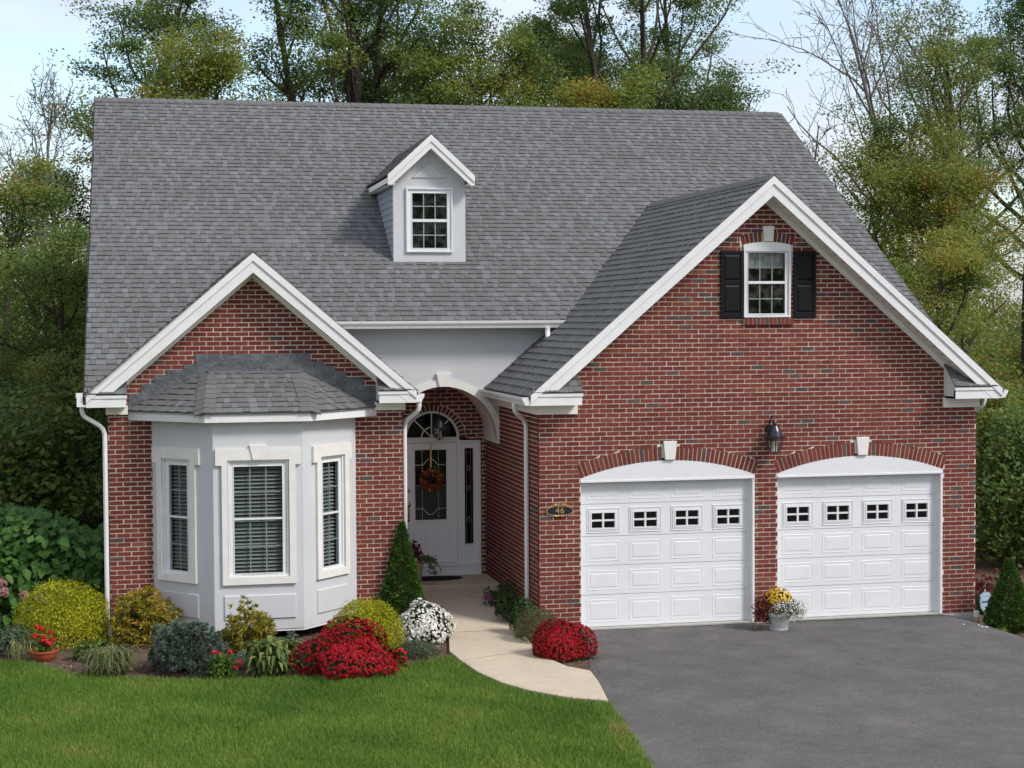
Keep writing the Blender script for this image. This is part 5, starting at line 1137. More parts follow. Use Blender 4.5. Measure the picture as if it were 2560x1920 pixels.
def bloom_balls(t, pts, r, pm, nper=26):
    for p in pts:
        D = sphere_pts(nper, -0.6); V, _ = discs(np.asarray(p)+D*r, D, r*0.45, 6, 2.5); fast_mesh('blossom', V, 6, rng.random(nper), pm, t, 'stuff')
bloom_balls(a[0], [(-0.10, -0.08, a[2]*1.02), (-0.03, -0.05, a[2]*0.93), (0.10, -0.02, a[2]*0.98), (0.22, -0.10, a[2]*0.62), (0.17, -0.16, a[2]*0.48)], 0.028, 'scarlet_petal')
a = mound('geranium', 'small scarlet geranium beside the right foot of largest red chrysanthemum', 'flower', (978, 1012, 1622, 1660), 'fresh_leaf', 200, 0.045, 0.04, seed=47, amp=0.2)
bloom_balls(a[0], [(-0.03, -0.08, a[2]*0.95), (0.03, -0.07, a[2]*1.0), (0.08, -0.05, a[2]*0.75), (-0.06, -0.1, a[2]*0.5), (0.09, -0.08, a[2]*0.4)], 0.026, 'scarlet_petal')
t = thing('coneflower', 'pair of thin pink coneflowers above the hosta leaves', 'flower', tuple(on_z(672, 1660, 0)))
for dx, hh in ((0.0, 0.30), (0.02, 0.36)):
    b = MB(); b.tube([(dx, 0, 0), (dx*2, -0.02, hh)], 0.004, 5); b.build('stalk', 'leaf', t); bloom_balls(t, [(dx*2, -0.03, hh)], 0.022, 'pink_petal', 14)
# --- right of the path
zr = 0.11
mound('dark_shrub', 'dark glossy evergreen shrub beside the porch brick wall', 'shrub', (1236, 1302, 1458, 1540), 'dark_leaf', 2000, 0.04, 0.022, z=0.15, seed=51, amp=0.15, push=0.3)
mound('dark_shrub', 'dark boxwood in front of the white garage downspout', 'shrub', (1276, 1348, 1496, 1575), 'dark_leaf', 2300, 0.035, 0.02, z=0.10, seed=52, amp=0.1, push=0.3, tint=(0.6, 0.25))
mound('heather', 'olive brown heather mound at the garage brick corner', 'shrub', (1284, 1412, 1526, 1602), 'olive_leaf', 4200, 0.06, 0.009, z=0.05, seed=53, amp=0.14, up=-0.3, push=0.45)
a = mound('low_flower', 'small magenta flowers at the right end of the front step', 'flower', (1208, 1248, 1474, 1512), 'dark_leaf', 260, 0.04, 0.025, z=0.17, seed=54, amp=0.3)
bloom_balls(a[0], [(-0.06, -0.05, 0.16), (-0.1, -0.1, 0.10), (-0.02, -0.12, 0.09), (0.03, -0.14, 0.07), (0.07, -0.15, 0.05), (0.1, -0.16, 0.02)], 0.024, 'magenta_petal', 14)
# --- hydrangea: big leaves, the front ones each an object
hx = thing('hydrangea', 'tall hydrangea hedge of broad leaves left of the house', 'shrub', (-7.6, 3.0, -0.05))
n = 5200; P = np.stack([rng.uniform(-1.9, 1.42, n), rng.normal(0, 1, n)*0, rng.random(n)], 1)
top = 1.55+0.16*np.sin(P[:, 0]*2.3+1)-0.10*P[:, 0]; zf = rng.random(n)**0.8; dep = np.sqrt(np.clip(1-(zf*1.0)**3, 0, 1)); P[:, 2] = zf*top+0.05
P[:, 1] = -1.0*dep*rng.uniform(0.45, 1.02, n)+0.25*rng.normal(0, 1, n)*(zf > 0.8)
Nn = np.stack([rng.normal(0, 0.25, n), -0.8*np.ones(n), 0.55+0.3*zf], 1)
fr_i = np.argsort(P[:, 1]+0.15*rng.random(n))[:300]
mk = np.ones(n, bool); mk[fr_i] = False
V = leafquads(P[mk], Nn[mk], 0.16, 0.115, 1.6, 0.0, np.stack([rng.normal(0, 0.5, mk.sum()), -0.5*np.ones(mk.sum()), -0.7*np.ones(mk.sum())], 1))
fast_mesh('foliage', V, 4, np.clip(rng.normal(0.5, 0.22, len(V)//4), 0, 1), 'big_leaf', hx, 'stuff')
protos = []
for q in range(6):
    b = MB(); w = 0.056; tt = [0.25, 0.4, 0.5, 0.6, 0.75, 0.9][q]
    c = [(0, 0.075, 0), (0, 0.03, -0.004), (0, -0.03, -0.006), (0, -0.095, -0.028)]
    lft = [(-w*0.75, 0.045, 0.006), (-w, -0.005, 0.008), (-w*0.55, -0.055, -0.008)]
    pts = [c[0]]+lft+[c[3]]; b.face([c[0], lft[0], lft[1], c[1]], tt); b.face([c[1], lft[1], lft[2], c[2]], tt); b.face([c[2], lft[2], c[3]], tt)
    r_ = [(-x, y, z) for x, y, z in lft]; b.face([c[0], c[1], r_[1], r_[0]], tt); b.face([c[1], c[2], r_[2], r_[1]], tt); b.face([c[2], c[3], r_[2]], tt)
    o = b.build('leaf', 'big_leaf', hx); protos.append(o)
for k, i in enumerate(fr_i):
    o = protos[k] if k < 6 else protos[k % 6].copy()
    if k >= 6: COL.objects.link(o); o.parent = hx
    nrm = Vector(Nn[i]+rng.normal(0, 0.35, 3)).normalized(); dn = Vector((rng.normal(0, 0.5), -0.4, -0.8)); yv = -(dn-nrm*dn.dot(nrm)).normalized(); xv = yv.cross(nrm); s = rng.uniform(0.75, 1.2)
    o.matrix_local = Matrix(((xv.x*s, yv.x*s, nrm.x*s, P[i, 0]), (xv.y*s, yv.y*s, nrm.y*s, P[i, 1]-0.05), (xv.z*s, yv.z*s, nrm.z*s, P[i, 2]), (0, 0, 0, 1)))
b = MB()
for i in range(26): x = rng.uniform(-1.7, 1.3); b.tube([(x, 0.1, -0.1), (x+rng.normal(0, .1), -0.2, 0.7), (x+rng.normal(0, .2), -0.4, 1.3)], [0.012, 0.01, 0.006], 5, cap=False)
b.build('stems', 'bark', hx, 'stuff')
bloom_balls(hx, [(0.05, -1.05, 0.62), (-0.10, -1.05, 0.42), (-0.55, -1.1, 0.35), (0.02, -1.02, 0.74), (0.35, -1.05, 0.55), (-0.75, -1.1, 0.55), (-0.4, -1.1, 0.15), (0.55, -1.0, 0.5)], 0.075, 'pink_petal', 60)
# --- barberry, side shrubs
tufted('barberry', 'purple red barberry with long sprays right of the garage', (2432, 2540, 1408, 1525), 'barberry_leaf', 130, 26, 0.045, 0.016, z=-0.2, seed=61, amp=0.45, spread=1.3, push=1.2)
mound('low_shrub', 'dark green low shrub between sign and garage corner', 'shrub', (2450, 2520, 1490, 1545), 'dark_leaf', 1500, 0.05, 0.03, z=-0.2, seed=62, amp=0.25, push=2.2)
mound('weed', 'bright green weed at the driveway edge by the cone spruce', 'plant', (2488, 2524, 1568, 1592), 'fresh_leaf', 160, 0.06, 0.035, z=-0.19, seed=63, amp=0.3, tint=(0.8, 0.15))
# ---- pots
bp_ = on_z(108, 1656, 0); t = thing('terracotta_bowl', 'low terracotta bowl standing on the mulch at the bed front', 'bowl', (bp_[0], bp_[1]+0.17, -0.012))
b = MB(); b.lathe((0, 0, 0), [(0.001, 0.0), (0.115, 0.0), (0.16, 0.06), (0.187, 0.125), (0.197, 0.125), (0.20, 0.15), (0.185, 0.152), (0.175, 0.125), (0.10, 0.10), (0.001, 0.10)], 32); b.build('bowl', 'terracotta', t, smooth=False)
b = MB(); b.lathe((0, 0, 0), [(0.001, 0.118), (0.172, 0.118)], 20); b.build('soil', 'mulch', t)
t2 = thing('geranium', 'scarlet geranium planted in the terracotta bowl', 'flower', (bp_[0], bp_[1]+0.17, 0.12))
D = sphere_pts(230, -0.1); fast_mesh('foliage', leafquads(D*np.array([0.14, 0.13, 0.2])*rng.uniform(0.4, 1, (230, 1))+np.array([0.01, 0, 0.03]), D, 0.05, 0.048, 0.8, 0.4), 4, np.clip(rng.normal(0.7, 0.2, 230), 0, 1), 'fresh_leaf', t2, 'stuff')
hd = [(-0.07, -0.05, 0.33), (-0.02, -0.04, 0.30), (-0.115, -0.06, 0.21), (0.09, -0.06, 0.25), (0.13, -0.06, 0.16), (0.05, -0.10, 0.14), (0.0, -0.09, 0.20), (-0.01, -0.1, 0.15), (0.08, -0.11, 0.11)]
b = MB()
for p in hd: b.tube([(0, 0, 0), (p[0]*0.6, p[1]*0.6, p[2]*0.6), p], 0.004, 4, cap=False)
b.build('stalks', 'leaf', t2, 'stuff'); bloom_balls(t2, hd, 0.034, 'scarlet_petal', 30)
# garage pot
pp = on_z(1957, 1580, -0.02); t = thing('planter_pot', 'round pale grey pot on the driveway between the garage doors', 'pot', (pp[0], pp[1]+0.16, -0.008))
b = MB(); b.lathe((0, 0, 0), [(0.001, 0.0), (0.135, 0.0), (0.137, 0.022), (0.130, 0.03), (0.158, 0.14), (0.180, 0.20), (0.198, 0.205), (0.205, 0.24), (0.19, 0.245), (0.175, 0.21), (0.001, 0.21)], 32); b.build('pot', 'pale_pot', t)
b = MB(); b.lathe((0, 0, 0), [(0.001, 0.225), (0.178, 0.225)], 20); b.build('soil', 'mulch', t)
pb = (pp[0], pp[1]+0.16, 0.22)
t = thing('yellow_chrysanthemum', 'yellow chrysanthemum at the back of the pale garage pot', 'flower', pb)
D = sphere_pts(300, -0.2); fast_mesh('foliage', leafquads(D*np.array([0.2, 0.16, 0.16])*rng.uniform(0.4, 1, (300, 1))+np.array([0.0, 0.04, 0.16]), D, 0.04, 0.025), 4, rng.random(300), 'dark_leaf', t, 'stuff')
D = sphere_pts(260, 0.0); V, _ = discs(D*np.array([0.22, 0.17, 0.20])+np.array([0.0, 0.03, 0.17]), D, 0.018, 7); fast_mesh('blossoms', V, 7, rng.random(260), 'yellow_petal', t, 'stuff')
t = thing('white_filler_flower', 'airy white flowers spilling over the right of the garage pot', 'flower', pb)
n = 2100; D = sphere_pts(n, -0.75); P = D*np.array([0.27, 0.22, 0.18])*rng.uniform(0.35, 1.05, (n, 1))+np.array([0.10, -0.10, 0.05]); P[:, 2] = np.maximum(P[:, 2], -0.05-0.3*np.abs(P[:, 0]-0.1))
fast_mesh('foliage', leafquads(P, D, 0.034, 0.009), 4, rng.random(n), 'olive_leaf', t, 'stuff')
n = 520; D = sphere_pts(n, -0.75); P = D*np.array([0.30, 0.24, 0.21])*rng.uniform(0.8, 1.06, (n, 1))+np.array([0.10, -0.10, 0.05]); V, _ = discs(P, D, 0.0085, 5); fast_mesh('blossoms', V, 5, rng.random(n), 'white_petal', t, 'stuff')
t = thing('trailing_foliage', 'dark red and bronze foliage trailing left of the garage pot', 'plant', pb)
n = 620; D = sphere_pts(n, -0.9); P = D*np.array([0.17, 0.14, 0.24])*rng.uniform(0.3, 1, (n, 1))+np.array([-0.24, 0.0, 0.06]); P[:, 2] = np.maximum(P[:, 2], -0.2)
fast_mesh('foliage', leafquads(P, D, 0.075, 0.022), 4, np.clip(rng.normal(0.5, 0.3, n), 0, 1), 'red_leaf', t, 'stuff')
n = 120; P = np.stack([-0.25-0.18*rng.random(n), -0.05-0.05*rng.random(n), -0.21+0.06*rng.random(n)], 1); fast_mesh('trailing_leaves', leafquads(P, np.tile([0, -0.5, 0.8], (n, 1)), 0.04, 0.014), 4, rng.random(n), 'olive_leaf', t, 'stuff')
# porch pot
py_ = on_y(1039, 1420, 3.0); px_ = py_[0]; t = thing('clay_pot', 'tall pinkish clay pot on the front step behind the cone spruce', 'pot', (px_, 3.0, 0.2885))
b = MB(); b.lathe((0, 0, 0), [(0.001, 0), (0.085, 0), (0.12, 0.30), (0.135, 0.31), (0.137, 0.345), (0.12, 0.345), (0.11, 0.31), (0.001, 0.31)], 24); b.build('pot', 'pink_pot', t)
t = thing('coleus', 'dark red coleus in the pot beside the front door', 'plant', (px_, 3.0, 0.60))
n = 330; D = sphere_pts(n, -0.4); fast_mesh('foliage', leafquads(D*np.array([0.16, 0.14, 0.22])*rng.uniform(0.4, 1.05, (n, 1))+np.array([-0.06, -0.02, 0.18]), D, 0.06, 0.042, 0.9, 0.3), 4, np.clip(rng.normal(0.4, 0.25, n), 0, 1), 'red_leaf', t, 'stuff')
t = thing('variegated_vine', 'green and cream vine trailing from the pot by the door', 'plant', (px_, 3.0, 0.60))
b = MB(); AN = []
for i in range(11):
    a = rng.uniform(-0.9, 1.0); Lr = rng.uniform(0.2, 0.36); pts = [np.array([0.03, -0.03, 0.05])+np.array([math.cos(a)*Lr*s, -0.12*s, (0.34*s-0.52*s*s*rng.uniform(0.6, 1.1))]) for s in np.linspace(0, 1, 6)]; b.tube([tuple(q) for q in pts], 0.003, 4, cap=False); AN += pts[1:]
b.build('stalks', 'bark', t, 'stuff'); AN = np.array(AN); AN = np.repeat(AN, 4, 0)+rng.normal(0, 0.022, (len(AN)*4, 3)); fast_mesh('foliage', leafquads(AN, np.tile([0.1, -0.8, 0.4], (len(AN), 1)), 0.045, 0.036), 4, rng.random(len(AN)), 'hosta_leaf', t, 'stuff')
# wreath
wc = np.array([-0.945, yE-0.045, 1.885]); t = thing('wreath', 'autumn leaf wreath hanging on the front door glass', 'wreath', tuple(wc))
b = MB(); th_ = np.linspace(0, 2*math.pi, 25); b.tube([(0.145*math.cos(q), 0, 0.145*math.sin(q)) for q in th_], 0.02, 6, cap=False); b.build('wreath_ring', 'bark', t)
M['wreath_leaf'] = mat('wreath_leaf', (0, 0, 0), 0.5, 0.3, tint=[(0, (0.09, 0.016, 0.012)), (0.5, (0.20, 0.042, 0.016)), (0.85, (0.34, 0.14, 0.025)), (1, (0.62, 0.42, 0.08))])
n = 420; q = rng.uniform(0, 2*np.pi, n); rr = 0.145+rng.normal(0, 0.033, n); P = np.stack([rr*np.cos(q), -0.02-0.03*rng.random(n), rr*np.sin(q)], 1)
fast_mesh('wreath_leaves', leafquads(P, np.tile([0, -1.0, 0.1], (n, 1)), 0.06, 0.032), 4, np.clip(rng.normal(0.45, 0.28, n), 0, 1), 'wreath_leaf', t, 'stuff')
b = MB(); b.box(F((0, 0, 0), (1, 0, 0), (0, -1, 0)), -0.013, 0.013, -0.018, -0.012, 0.15, 0.585); b.build('ribbon', 'gold', t)
# security sign
sp = on_z(2470, 1558, -0.2); t = thing('yard_sign', 'small pale blue shield shaped security sign on a stake', 'sign', (sp[0]+0.02, sp[1]+0.12, -0.2))
SF = F((0, 0, 0), (0.97, 0.22, 0), (0.22, -0.97, 0)); z0 = 0.16
b = MB(); b.box(SF, -0.010, 0.010, -0.022, -0.006, -0.05, 0.50); b.build('stake', 'pale_pot', t)
shd = [(-0.055, 0.30), (0.055, 0.30), (0.115, 0.255), (0.10, 0.215), (0.112, 0.16), (0.10, 0.07), (0.055, 0.01), (0.0, 0.0), (-0.055, 0.01), (-0.10, 0.07), (-0.112, 0.16), (-0.10, 0.215), (-0.115, 0.255)]
b = MB(); b.prism(SF, [(x*1.0, z+z0) for x, z in shd], -0.005, 0.004); b.build('sign_board', 'sign_rim', t)
b = MB(); b.prism(SF, [(x*0.88, 0.15+(z-0.15)*0.9+z0) for x, z in shd], 0.004, 0.006); b.build('sign_face', 'sign', t)
b = MB(); b.box(SF, -0.075, 0.085, 0.006, 0.0075, z0+0.135, z0+0.165); b.build('sign_lettering', 'sign_ink', t)
b = MB(); b.box(SF, -0.07, 0.07, 0.006, 0.0075, z0+0.228, z0+0.238); b.build('sign_lettering', 'sign_grey', t)
b = MB(); b.box(SF, -0.05, 0.05, 0.006, 0.0075, z0+0.075, z0+0.083); b.build('sign_lettering', 'sign_grey', t)
for (u, v, w, lb) in ((2378, 1557, 0.065, 'largest white paper scrap, flat on the asphalt by the right garage pier'), (2466, 1588, 0.04, 'white paper scrap nearest the cone spruce at the driveway edge'), (2455, 1589, 0.03, 'white paper scrap just left of the one nearest the cone spruce'), (2447, 1584, 0.018, 'tiny white speck of paper up the slope from two larger scraps'), (2409, 1584, 0.018, 'tiny white speck of paper alone on the asphalt below the drain pipe')):
    p = on_z(u, v, -0.14); b = MB(); b.wbox(-w/2, w/2, -0.02, 0.02, 0, 0.006); o = b.build('paper_scrap', 'paper', None, None, lb, 'litter', 'paper scraps on the driveway'); o.location = (p[0], p[1], drive_h(p[0], p[1])-0.006)

# ================================================================== TREES
def tube_np(path, rad, n):
    path = np.asarray(path); m = len(path); t = np.gradient(path, axis=0); t = unit(t); ref = np.array([0.3, 0.9, 0.1]); x = unit(np.cross(t, ref)); y = np.cross(t, x)
    an = np.arange(n)*2*np.pi/n; V = path[:, None]+np.asarray(rad)[:, None, None]*(x[:, None]*np.cos(an)[None, :, None]+y[:, None]*np.sin(an)[None, :, None]); V = V.reshape(-1, 3)
    i = np.arange((m-1)*n); a = i; b = (i//n)*n+(i+1) % n; return V, np.stack([a, b, b+n, a+n], 1)
def gen_tree(seed, h, base=0.35, spread=3.0, nleaf=9000, leaf=0.15, tint=(0.35, 0.12), nlimb=16, stems=1, sigma=0.36, bare=False, up=0.5, lean=(0, 0), top_bias=1.0, bark='bark', name='tree', r0=None, twigs=3, shape=None):
    tint = (tint[0]+(0.03 if tint[0] < 0.34 else 0.07), tint[1])
    g = np.random.default_rng(seed); TV, TF, off = [], [], 0; anchors = []
    if not bare: nleaf = int(nleaf*3.3); leaf *= 0.68; sigma *= 1.12
    else: nleaf = int(nleaf*1.0); leaf *= 0.62; sigma = 0.13
    def addtube(path, rad, n):
        nonlocal off
        V, Fq = tube_np(path, rad, n); TV.append(V); TF.append(Fq+off); off += len(V)
    def grow(p, d, L_, r, lvl):
        ns = [9, 7, 5, 4, 3][lvl]; pts = [np.array(p)]; d = unit(np.array(d)[None])[0]
        for i in range(ns):
            wob = [0.045, 0.16, 0.24, 0.3, 0.3][lvl]; d = unit((d+g.normal(0, wob, 3)+np.array([0, 0, [0.02, 0.10, 0.05, 0.04, 0.02][lvl]]))[None])[0]; pts.append(pts[-1]+d*L_/ns)
        pts = np.array(pts); rad = r*np.linspace(1, 0.25 if lvl else 0.22, len(pts)); rad = np.maximum(rad, 0.008)
        if lvl == 0: rad[0] *= 1.3
        addtube(pts, rad, [8, 6, 4, 3, 3][lvl]); return pts, rad
    at = lambda pts, s: (lambda f, i: pts[i]*(1-f)+pts[min(i+1, len(pts)-1)]*f)(s*(len(pts)-1)-int(s*(len(pts)-1)), min(int(s*(len(pts)-1)), len(pts)-1))
    R0 = r0 or (0.05+h*0.013)
    for sidx in range(stems):
        d0 = np.array([lean[0]+(g.normal(0, 0.12) if stems > 1 else 0), lean[1]+(g.normal(0, 0.12) if stems > 1 else 0), 1.0]); p0 = np.array([g.normal(0, 0.25) if stems > 1 else 0, g.normal(0, 0.2) if stems > 1 else 0, -0.3])
        tp, tr = grow(p0, d0, h*(0.93 if not bare else 0.9), R0*(1 if stems == 1 else 0.75), 0); k = nlimb//stems
        for i in range(k):
            s = base+(0.97-base)*((i+0.5*g.random())/k)**top_bias; a = i*2.4+g.normal(0, 0.5)+sidx; f = (s-base)/(1-base)
            ln = spread*((shape(f) if shape else (0.55+0.9*math.sin(math.pi*min(1, f*0.85+0.18)))))*g.uniform(0.7, 1.1); el = up+0.55*f+g.normal(0, 0.12)
            d = np.array([math.cos(a)*math.cos(el), math.sin(a)*math.cos(el), math.sin(el)]); rr = np.interp(s, np.linspace(0, 1, len(tr)), tr)*0.6
            lp, lr = grow(at(tp, s), d, ln, rr, 1)
            for j in range(4 if not bare else 6):
                sj = 0.3+0.68*(j+g.random()*0.6)/(4 if not bare else 6); tdir = unit((lp[-1]-lp[0])[None])[0]; dj = unit((tdir+g.normal(0, 0.75, 3)+np.array([0, 0, 0.15]))[None])[0]
                bp2, br2 = grow(at(lp, sj), dj, ln*g.uniform(0.28, 0.5), max(0.012, lr[-1]*0.9), 2)
                for q in ((0.6, 1.0) if not bare else (0.5, 0.8, 1.0)): anchors.append(at(bp2, q))
                if bare:
                    for jj in range(twigs):
                        d3 = unit((unit((bp2[-1]-bp2[0])[None])[0]+g.normal(0, 0.6, 3)+np.array([0, 0, 0.2]))[None])[0]; b3, _ = grow(at(bp2, g.uniform(0.25, 1.0)), d3, ln*g.uniform(0.15, 0.3), 0.009, 3); anchors.append(b3[-1])
            for q in (0.7, 1.0): anchors.append(at(lp, q))
        anchors.append(tp[-1])
    V = np.concatenate(TV).astype(np.float32); Fq = np.concatenate(TF).astype(np.int32)
    me = bpy.data.meshes.new('trunk'); me.vertices.add(len(V)); me.vertices.foreach_set('co', V.ravel()); me.loops.add(Fq.size); me.loops.foreach_set('vertex_index', Fq.ravel()); me.polygons.add(len(Fq)); me.polygons.foreach_set('loop_start', np.arange(0, Fq.size, 4, dtype=np.int32)); me.polygons.foreach_set('use_smooth', np.ones(len(Fq), bool)); me.update(calc_edges=True); me.materials.append(M[bark])
    A = np.array(anchors); ci = g.integers(0, len(A), nleaf); wgt = g.gamma(2.0, 0.5, len(A)); wgt /= wgt.sum(); ci = g.choice(len(A), nleaf, p=wgt)
    sg = (sigma*g.uniform(0.6, 1.35, len(A)))[ci][:, None]
    u_ = g.normal(0, 1, (nleaf, 3)); u_ /= np.linalg.norm(u_, axis=1, keepdims=True); u_ *= (g.random((nleaf, 1))**0.42)*1.75
    P = A[ci]+u_*sg*np.array([1, 1, 0.5])+g.normal(0, 0.03, (nleaf, 3)); ct = g.normal(tint[0], tint[1]*1.15, len(A)); tn = ct[ci]+g.normal(0, tint[1]*0.7, nleaf); odd = g.random(len(A)) < 0.03; tn = np.where(odd[ci], tn+0.2, tn)
    Vl = leafquads(P, np.tile([0, -0.25, 1.0], (nleaf, 1)), leaf, leaf*0.62, 1.0)
    return me, Vl, tn
def place_tree(name, label, u, y, gt, z=-0.25, x=None, rot=0.0, cat='tree', group=None, scale=1.0):
    me, Vl, tn = gt; X = on_y(u, 800, y)[0] if x is None else x
    t = thing(name, label, cat, (X, y, z), group); t.rotation_euler.z = rot; t.scale = (scale,)*3
    link(bpy.data.objects.new('trunk', me), t)
    if Vl is not None and len(Vl): fast_mesh('crown', Vl, 4, tn, 'leaf', t, 'stuff')
    return t
dome = lambda f: 0.35+0.85*math.sqrt(max(0, 1-(2*f-0.75)**2*0.62))
TR = [
 # name, label, u, y, kwargs
 ('oak_tree', 'tall dark oak rising behind the left end of the roof ridge', 362, 26, dict(seed=102, h=16.2, base=0.5, spread=2.3, nleaf=9500, leaf=0.15, tint=(0.30, 0.08), nlimb=20, up=0.35)),
 ('maple_tree', 'bright yellow green maple right of the tall left oak', 485, 23, dict(seed=4, h=12.4, base=0.45, spread=2.5, nleaf=13000, leaf=0.14, tint=(0.56, 0.08), nlimb=24, up=0.45)),
 ('small_oak', 'small dark green tree just above the roof left of the gap', 690, 27, dict(seed=6, h=11.6, base=0.55, spread=1.8, nleaf=5200, leaf=0.15, tint=(0.34, 0.07), nlimb=12)),
 ('slender_oak', 'slender sparse oak leaning at the left of the big central tree', 812, 25, dict(seed=7, h=16.0, base=0.5, spread=1.7, nleaf=4200, leaf=0.15, tint=(0.30, 0.06), nlimb=16, lean=(-0.03, 0))),
 ('large_tree', 'large forked dark tree behind the middle of the roof', 985, 24, dict(seed=9, h=17.0, base=0.42, spread=3.9, nleaf=21000, leaf=0.15, tint=(0.35, 0.09), nlimb=30, stems=2, r0=0.36, up=0.5)),
 ('bushy_maple', 'olive green bushy maple right of the large forked tree', 1205, 22, dict(seed=12, h=13.3, base=0.5, spread=2.6, nleaf=12500, leaf=0.14, tint=(0.46, 0.08), nlimb=20)),
 ('yellow_maple', 'yellowing maple crown just above the ridge behind the dormer', 1330, 21, dict(seed=13, h=11.2, base=0.5, spread=2.2, nleaf=10000, leaf=0.14, tint=(0.55, 0.09), nlimb=20)),
 ('oak_tree', 'tall dark oak with several leaning trunks above the ridge centre right', 1640, 25, dict(seed=15, h=17.0, base=0.42, spread=3.5, nleaf=19000, leaf=0.15, tint=(0.29, 0.08), nlimb=30, stems=3, r0=0.3, up=0.6)),
 ('oak_tree', 'dark leafy oak left of the many trunked oak', 1505, 27, dict(seed=16, h=14.6, base=0.5, spread=2.0, nleaf=6500, leaf=0.15, tint=(0.31, 0.08), nlimb=18)),
 ('low_oak', 'low green tree at the right end of the leafy ridge trees', 1775, 24, dict(seed=18, h=11.9, base=0.5, spread=2.0, nleaf=7500, leaf=0.14, tint=(0.37, 0.08), nlimb=16)),
 ('low_oak', 'small rounded green crown peeping over the ridge beside bare saplings', 1850, 26, dict(seed=19, h=11.0, base=0.6, spread=1.5, nleaf=4000, leaf=0.14, tint=(0.38, 0.08), nlimb=12)),
 ('bushy_oak', 'full dark green crown between the forked tree and the yellow maple', 1100, 28, dict(seed=51, h=13.6, base=0.5, spread=2.6, nleaf=9000, leaf=0.15, tint=(0.36, 0.08), nlimb=20)),
 ('bushy_oak', 'olive crown filling behind the trunk of the large forked tree', 900, 29, dict(seed=52, h=12.9, base=0.5, spread=2.6, nleaf=8500, leaf=0.15, tint=(0.38, 0.08), nlimb=20)),
 ('bushy_oak', 'dark green crown filling behind the many trunked oak', 1600, 30, dict(seed=53, h=13.4, base=0.5, spread=2.8, nleaf=8500, leaf=0.15, tint=(0.33, 0.08), nlimb=20)),
 ('bushy_oak', 'rounded green crown above the yellowing maple, right of the dormer', 1388, 28, dict(seed=54, h=14.9, base=0.5, spread=2.3, nleaf=9000, leaf=0.15, tint=(0.36, 0.08), nlimb=20)),
 ('bare_sapling', 'thin leafless sapling above the right end of the ridge', 1905, 28, dict(seed=20, h=12.8, base=0.5, spread=1.3, nleaf=60, leaf=0.12, tint=(0.5, 0.1), nlimb=12, bare=True, up=0.9, bark='bark_grey', r0=0.09, twigs=2)),
 ('bare_sapling', 'nearly leafless sapling with a few brown leaves by the roof corner', 1978, 27, dict(seed=24, h=12.3, base=0.5, spread=1.2, nleaf=160, leaf=0.12, tint=(0.75, 0.1), nlimb=11, bare=True, up=0.95, bark='bark_grey', r0=0.09, twigs=2)),
 ('bare_tree', 'tall grey half bare tree with spreading branches on the right', 2292, 20, dict(seed=27, h=15.0, base=0.45, spread=3.6, nleaf=1500, leaf=0.12, tint=(0.55, 0.12), nlimb=18, bare=True, up=0.75, bark='bark_grey', r0=0.15, twigs=3)),
 ('oak_tree', 'sparse olive oak behind the half bare tree', 2405, 25, dict(seed=29, h=14.2, base=0.4, spread=3.6, nleaf=6500, leaf=0.15, tint=(0.37, 0.08), nlimb=24, up=0.45, bark='bark_grey')),
 ('oak_tree', 'dark dense oak at the upper right edge', 2560, 23, dict(seed=30, h=14.6, base=0.42, spread=3.2, nleaf=11000, leaf=0.15, tint=(0.29, 0.08), nlimb=22)),
 ('maple_tree', 'bright green maple with orange tips right of the roof slope', 2262, 15, dict(seed=32, h=8.9, base=0.5, spread=2.0, nleaf=9500, leaf=0.12, tint=(0.56, 0.10), nlimb=18, up=0.35)),
 ('maple_tree', 'olive yellow maple tucked behind the right roof edge', 2120, 19, dict(seed=33, h=10.0, base=0.35, spread=2.5, nleaf=9000, leaf=0.13, tint=(0.54, 0.11), nlimb=20)),
 ('maple_tree', 'low maple with yellow green tiers beside the right gable rake', 2350, 12, dict(seed=34, h=6.8, base=0.15, spread=2.1, nleaf=9000, leaf=0.12, tint=(0.55, 0.10), nlimb=20, up=0.2)),
 ('young_maple', 'young yellow green maple close behind the right garage corner', 2475, 6.5, dict(seed=35, h=3.7, base=0.1, spread=0.95, nleaf=5200, leaf=0.095, tint=(0.53, 0.10), nlimb=16, up=0.2, sigma=0.24)),
 ('dark_trunk_tree', 'straight dark trunked tree at the far right of the woods', 2440, 17, dict(seed=36, h=12.5, base=0.5, spread=2.0, nleaf=3500, leaf=0.13, tint=(0.42, 0.08), nlimb=16, r0=0.2)),
 ('birch_tree', 'pale half bare tree at the left edge above the woods', 62, 21, dict(seed=38, h=11.8, base=0.5, spread=1.9, nleaf=1500, leaf=0.12, tint=(0.52, 0.12), nlimb=18, bare=True, up=0.75, bark='bark_grey', r0=0.11, twigs=3)),
 ('oak_tree', 'dark oak at the left roof edge below the ridge line', 172, 24, dict(seed=39, h=9.6, base=0.45, spread=1.5, nleaf=4500, leaf=0.15, tint=(0.33, 0.08), nlimb=18)),
 ('maple_tree', 'olive woodland maple at the left edge of the picture', 40, 17, dict(seed=41, h=8.4, base=0.15, spread=2.0, nleaf=9500, leaf=0.13, tint=(0.43, 0.10), nlimb=22, up=0.2)),
 ('maple_tree', 'dark green woodland maple left of the gutter end', 140, 14, dict(seed=42, h=7.0, base=0.12, spread=1.7, nleaf=9000, leaf=0.12, tint=(0.38, 0.10), nlimb=22, up=0.2)),
 ('young_maple', 'young dark tree with orange flecks behind the left downspout', 195, 9, dict(seed=43, h=4.6, base=0.1, spread=1.0, nleaf=6500, leaf=0.10, tint=(0.36, 0.13), nlimb=18, up=0.2, sigma=0.26)),
]
cnt = 0
for nm_, lb, u, y, kw in TR: place_tree(nm_, lb, u, y, gen_tree(**kw))
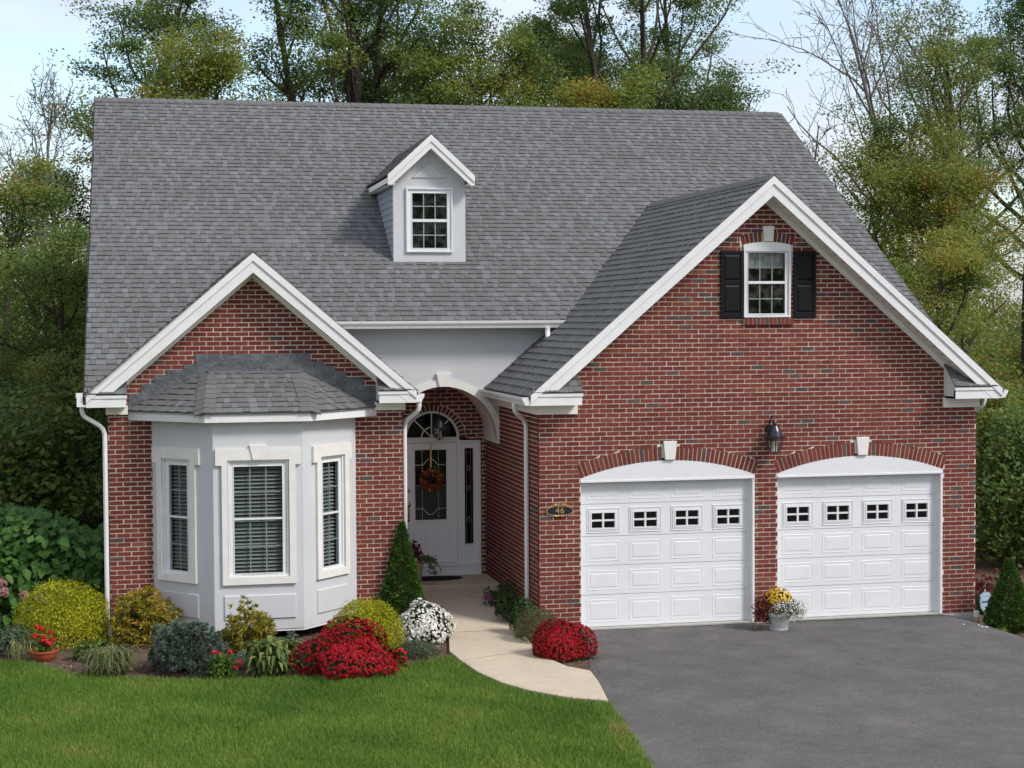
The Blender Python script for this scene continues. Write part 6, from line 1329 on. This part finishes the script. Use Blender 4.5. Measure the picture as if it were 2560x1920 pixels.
# ---- far woodland masses
def woodland(name, label, cols, per, leaf, seed, sig=0.5):
    g = np.random.default_rng(seed); PP, TT = [], []
    for (x, y, h, r, tm) in cols:
        k = 26; D = g.normal(0, 1, (k, 3)); D /= np.linalg.norm(D, axis=1, keepdims=True); A = D*np.array([r, r, h*0.5])*g.uniform(0.55, 1.0, (k, 1))+np.array([x, y, h*0.5]); ci = g.integers(0, k, per); ct = g.normal(tm, 0.11, k)
        u_ = g.normal(0, 1, (per, 3)); u_ /= np.linalg.norm(u_, axis=1, keepdims=True); u_ *= (g.random((per, 1))**0.42)*1.7*sig*(0.7+0.6*g.random(k))[ci][:, None]; PP.append(A[ci]+u_*np.array([1, 1, 0.5])+g.normal(0, 0.04, (per, 3))); TT.append(ct[ci]+g.normal(0, 0.08, per))
    P = np.concatenate(PP); P[:, 2] = np.maximum(P[:, 2]-0.2, -0.2); V = leafquads(P, np.tile([0, -0.25, 1.0], (len(P), 1)), leaf, leaf*0.65, 1.0)
    return fast_mesh(name, V, 4, np.concatenate(TT), 'leaf', kind='stuff', label=label)
g = np.random.default_rng(5); cols = []
for i in range(46):
    y = g.uniform(20, 44); f = g.uniform(-0.25, 1.0); xl = on_y(0, 800, y)[0]; xr = on_y(330, 800, y)[0]; x = xl-3+(xr-xl+3)*f; cols.append((x, y, g.uniform(5, 9.3)*(0.85+(y-20)/90), g.uniform(1.3, 2.2), g.normal(0.48, 0.08)))
for i in range(14): y = g.uniform(8, 15); x = g.uniform(on_y(-90, 800, y)[0], -7.3); cols.append((x, y, g.uniform(2.0, 3.8), g.uniform(0.7, 1.1), g.normal(0.38, 0.06)))
woodland('woodland', 'dense dark green woods behind the left side of the house', cols, 1900, 0.15, 6, 0.45)
cols = []
for i in range(64):
    y = g.uniform(19, 48); xl = on_y(2050, 800, y)[0]; xr = on_y(2700, 800, y)[0]; x = g.uniform(xl, xr); cols.append((x, y, g.uniform(3.5, 7.4)*(0.85+(y-19)/80), g.uniform(1.2, 2.2), g.normal(0.52, 0.08)))
for i in range(26): y = g.uniform(4.5, 13); x = g.uniform(on_y(2462, 800, y)[0]+0.7, on_y(2700, 800, y)[0]); cols.append((x, y, g.uniform(1.8, 3.6), g.uniform(0.6, 1.0), g.normal(0.42, 0.07)))
woodland('woodland', 'autumn tinted woods beyond the right side of the house', cols, 2000, 0.115, 7, 0.40)
cols = [(g.uniform(-4, 22), g.uniform(38, 52), g.uniform(8, 12), g.uniform(2, 3), g.normal(0.40, 0.07)) for i in range(24)]
woodland('woodland', 'distant woods showing between the crowns above the ridge', cols, 900, 0.22, 8, 0.7)
cols = [(g.uniform(-70, 60), g.uniform(-100, -66), g.uniform(16, 25), g.uniform(3, 5), g.normal(0.38, 0.08)) for i in range(60)]  # unseen trees, added and raised so windows mirror them instead of bright sky
woodland('reflection_woodland', 'trees across the street, mirrored in the window glass', cols, 260, 0.9, 9, 1.4)
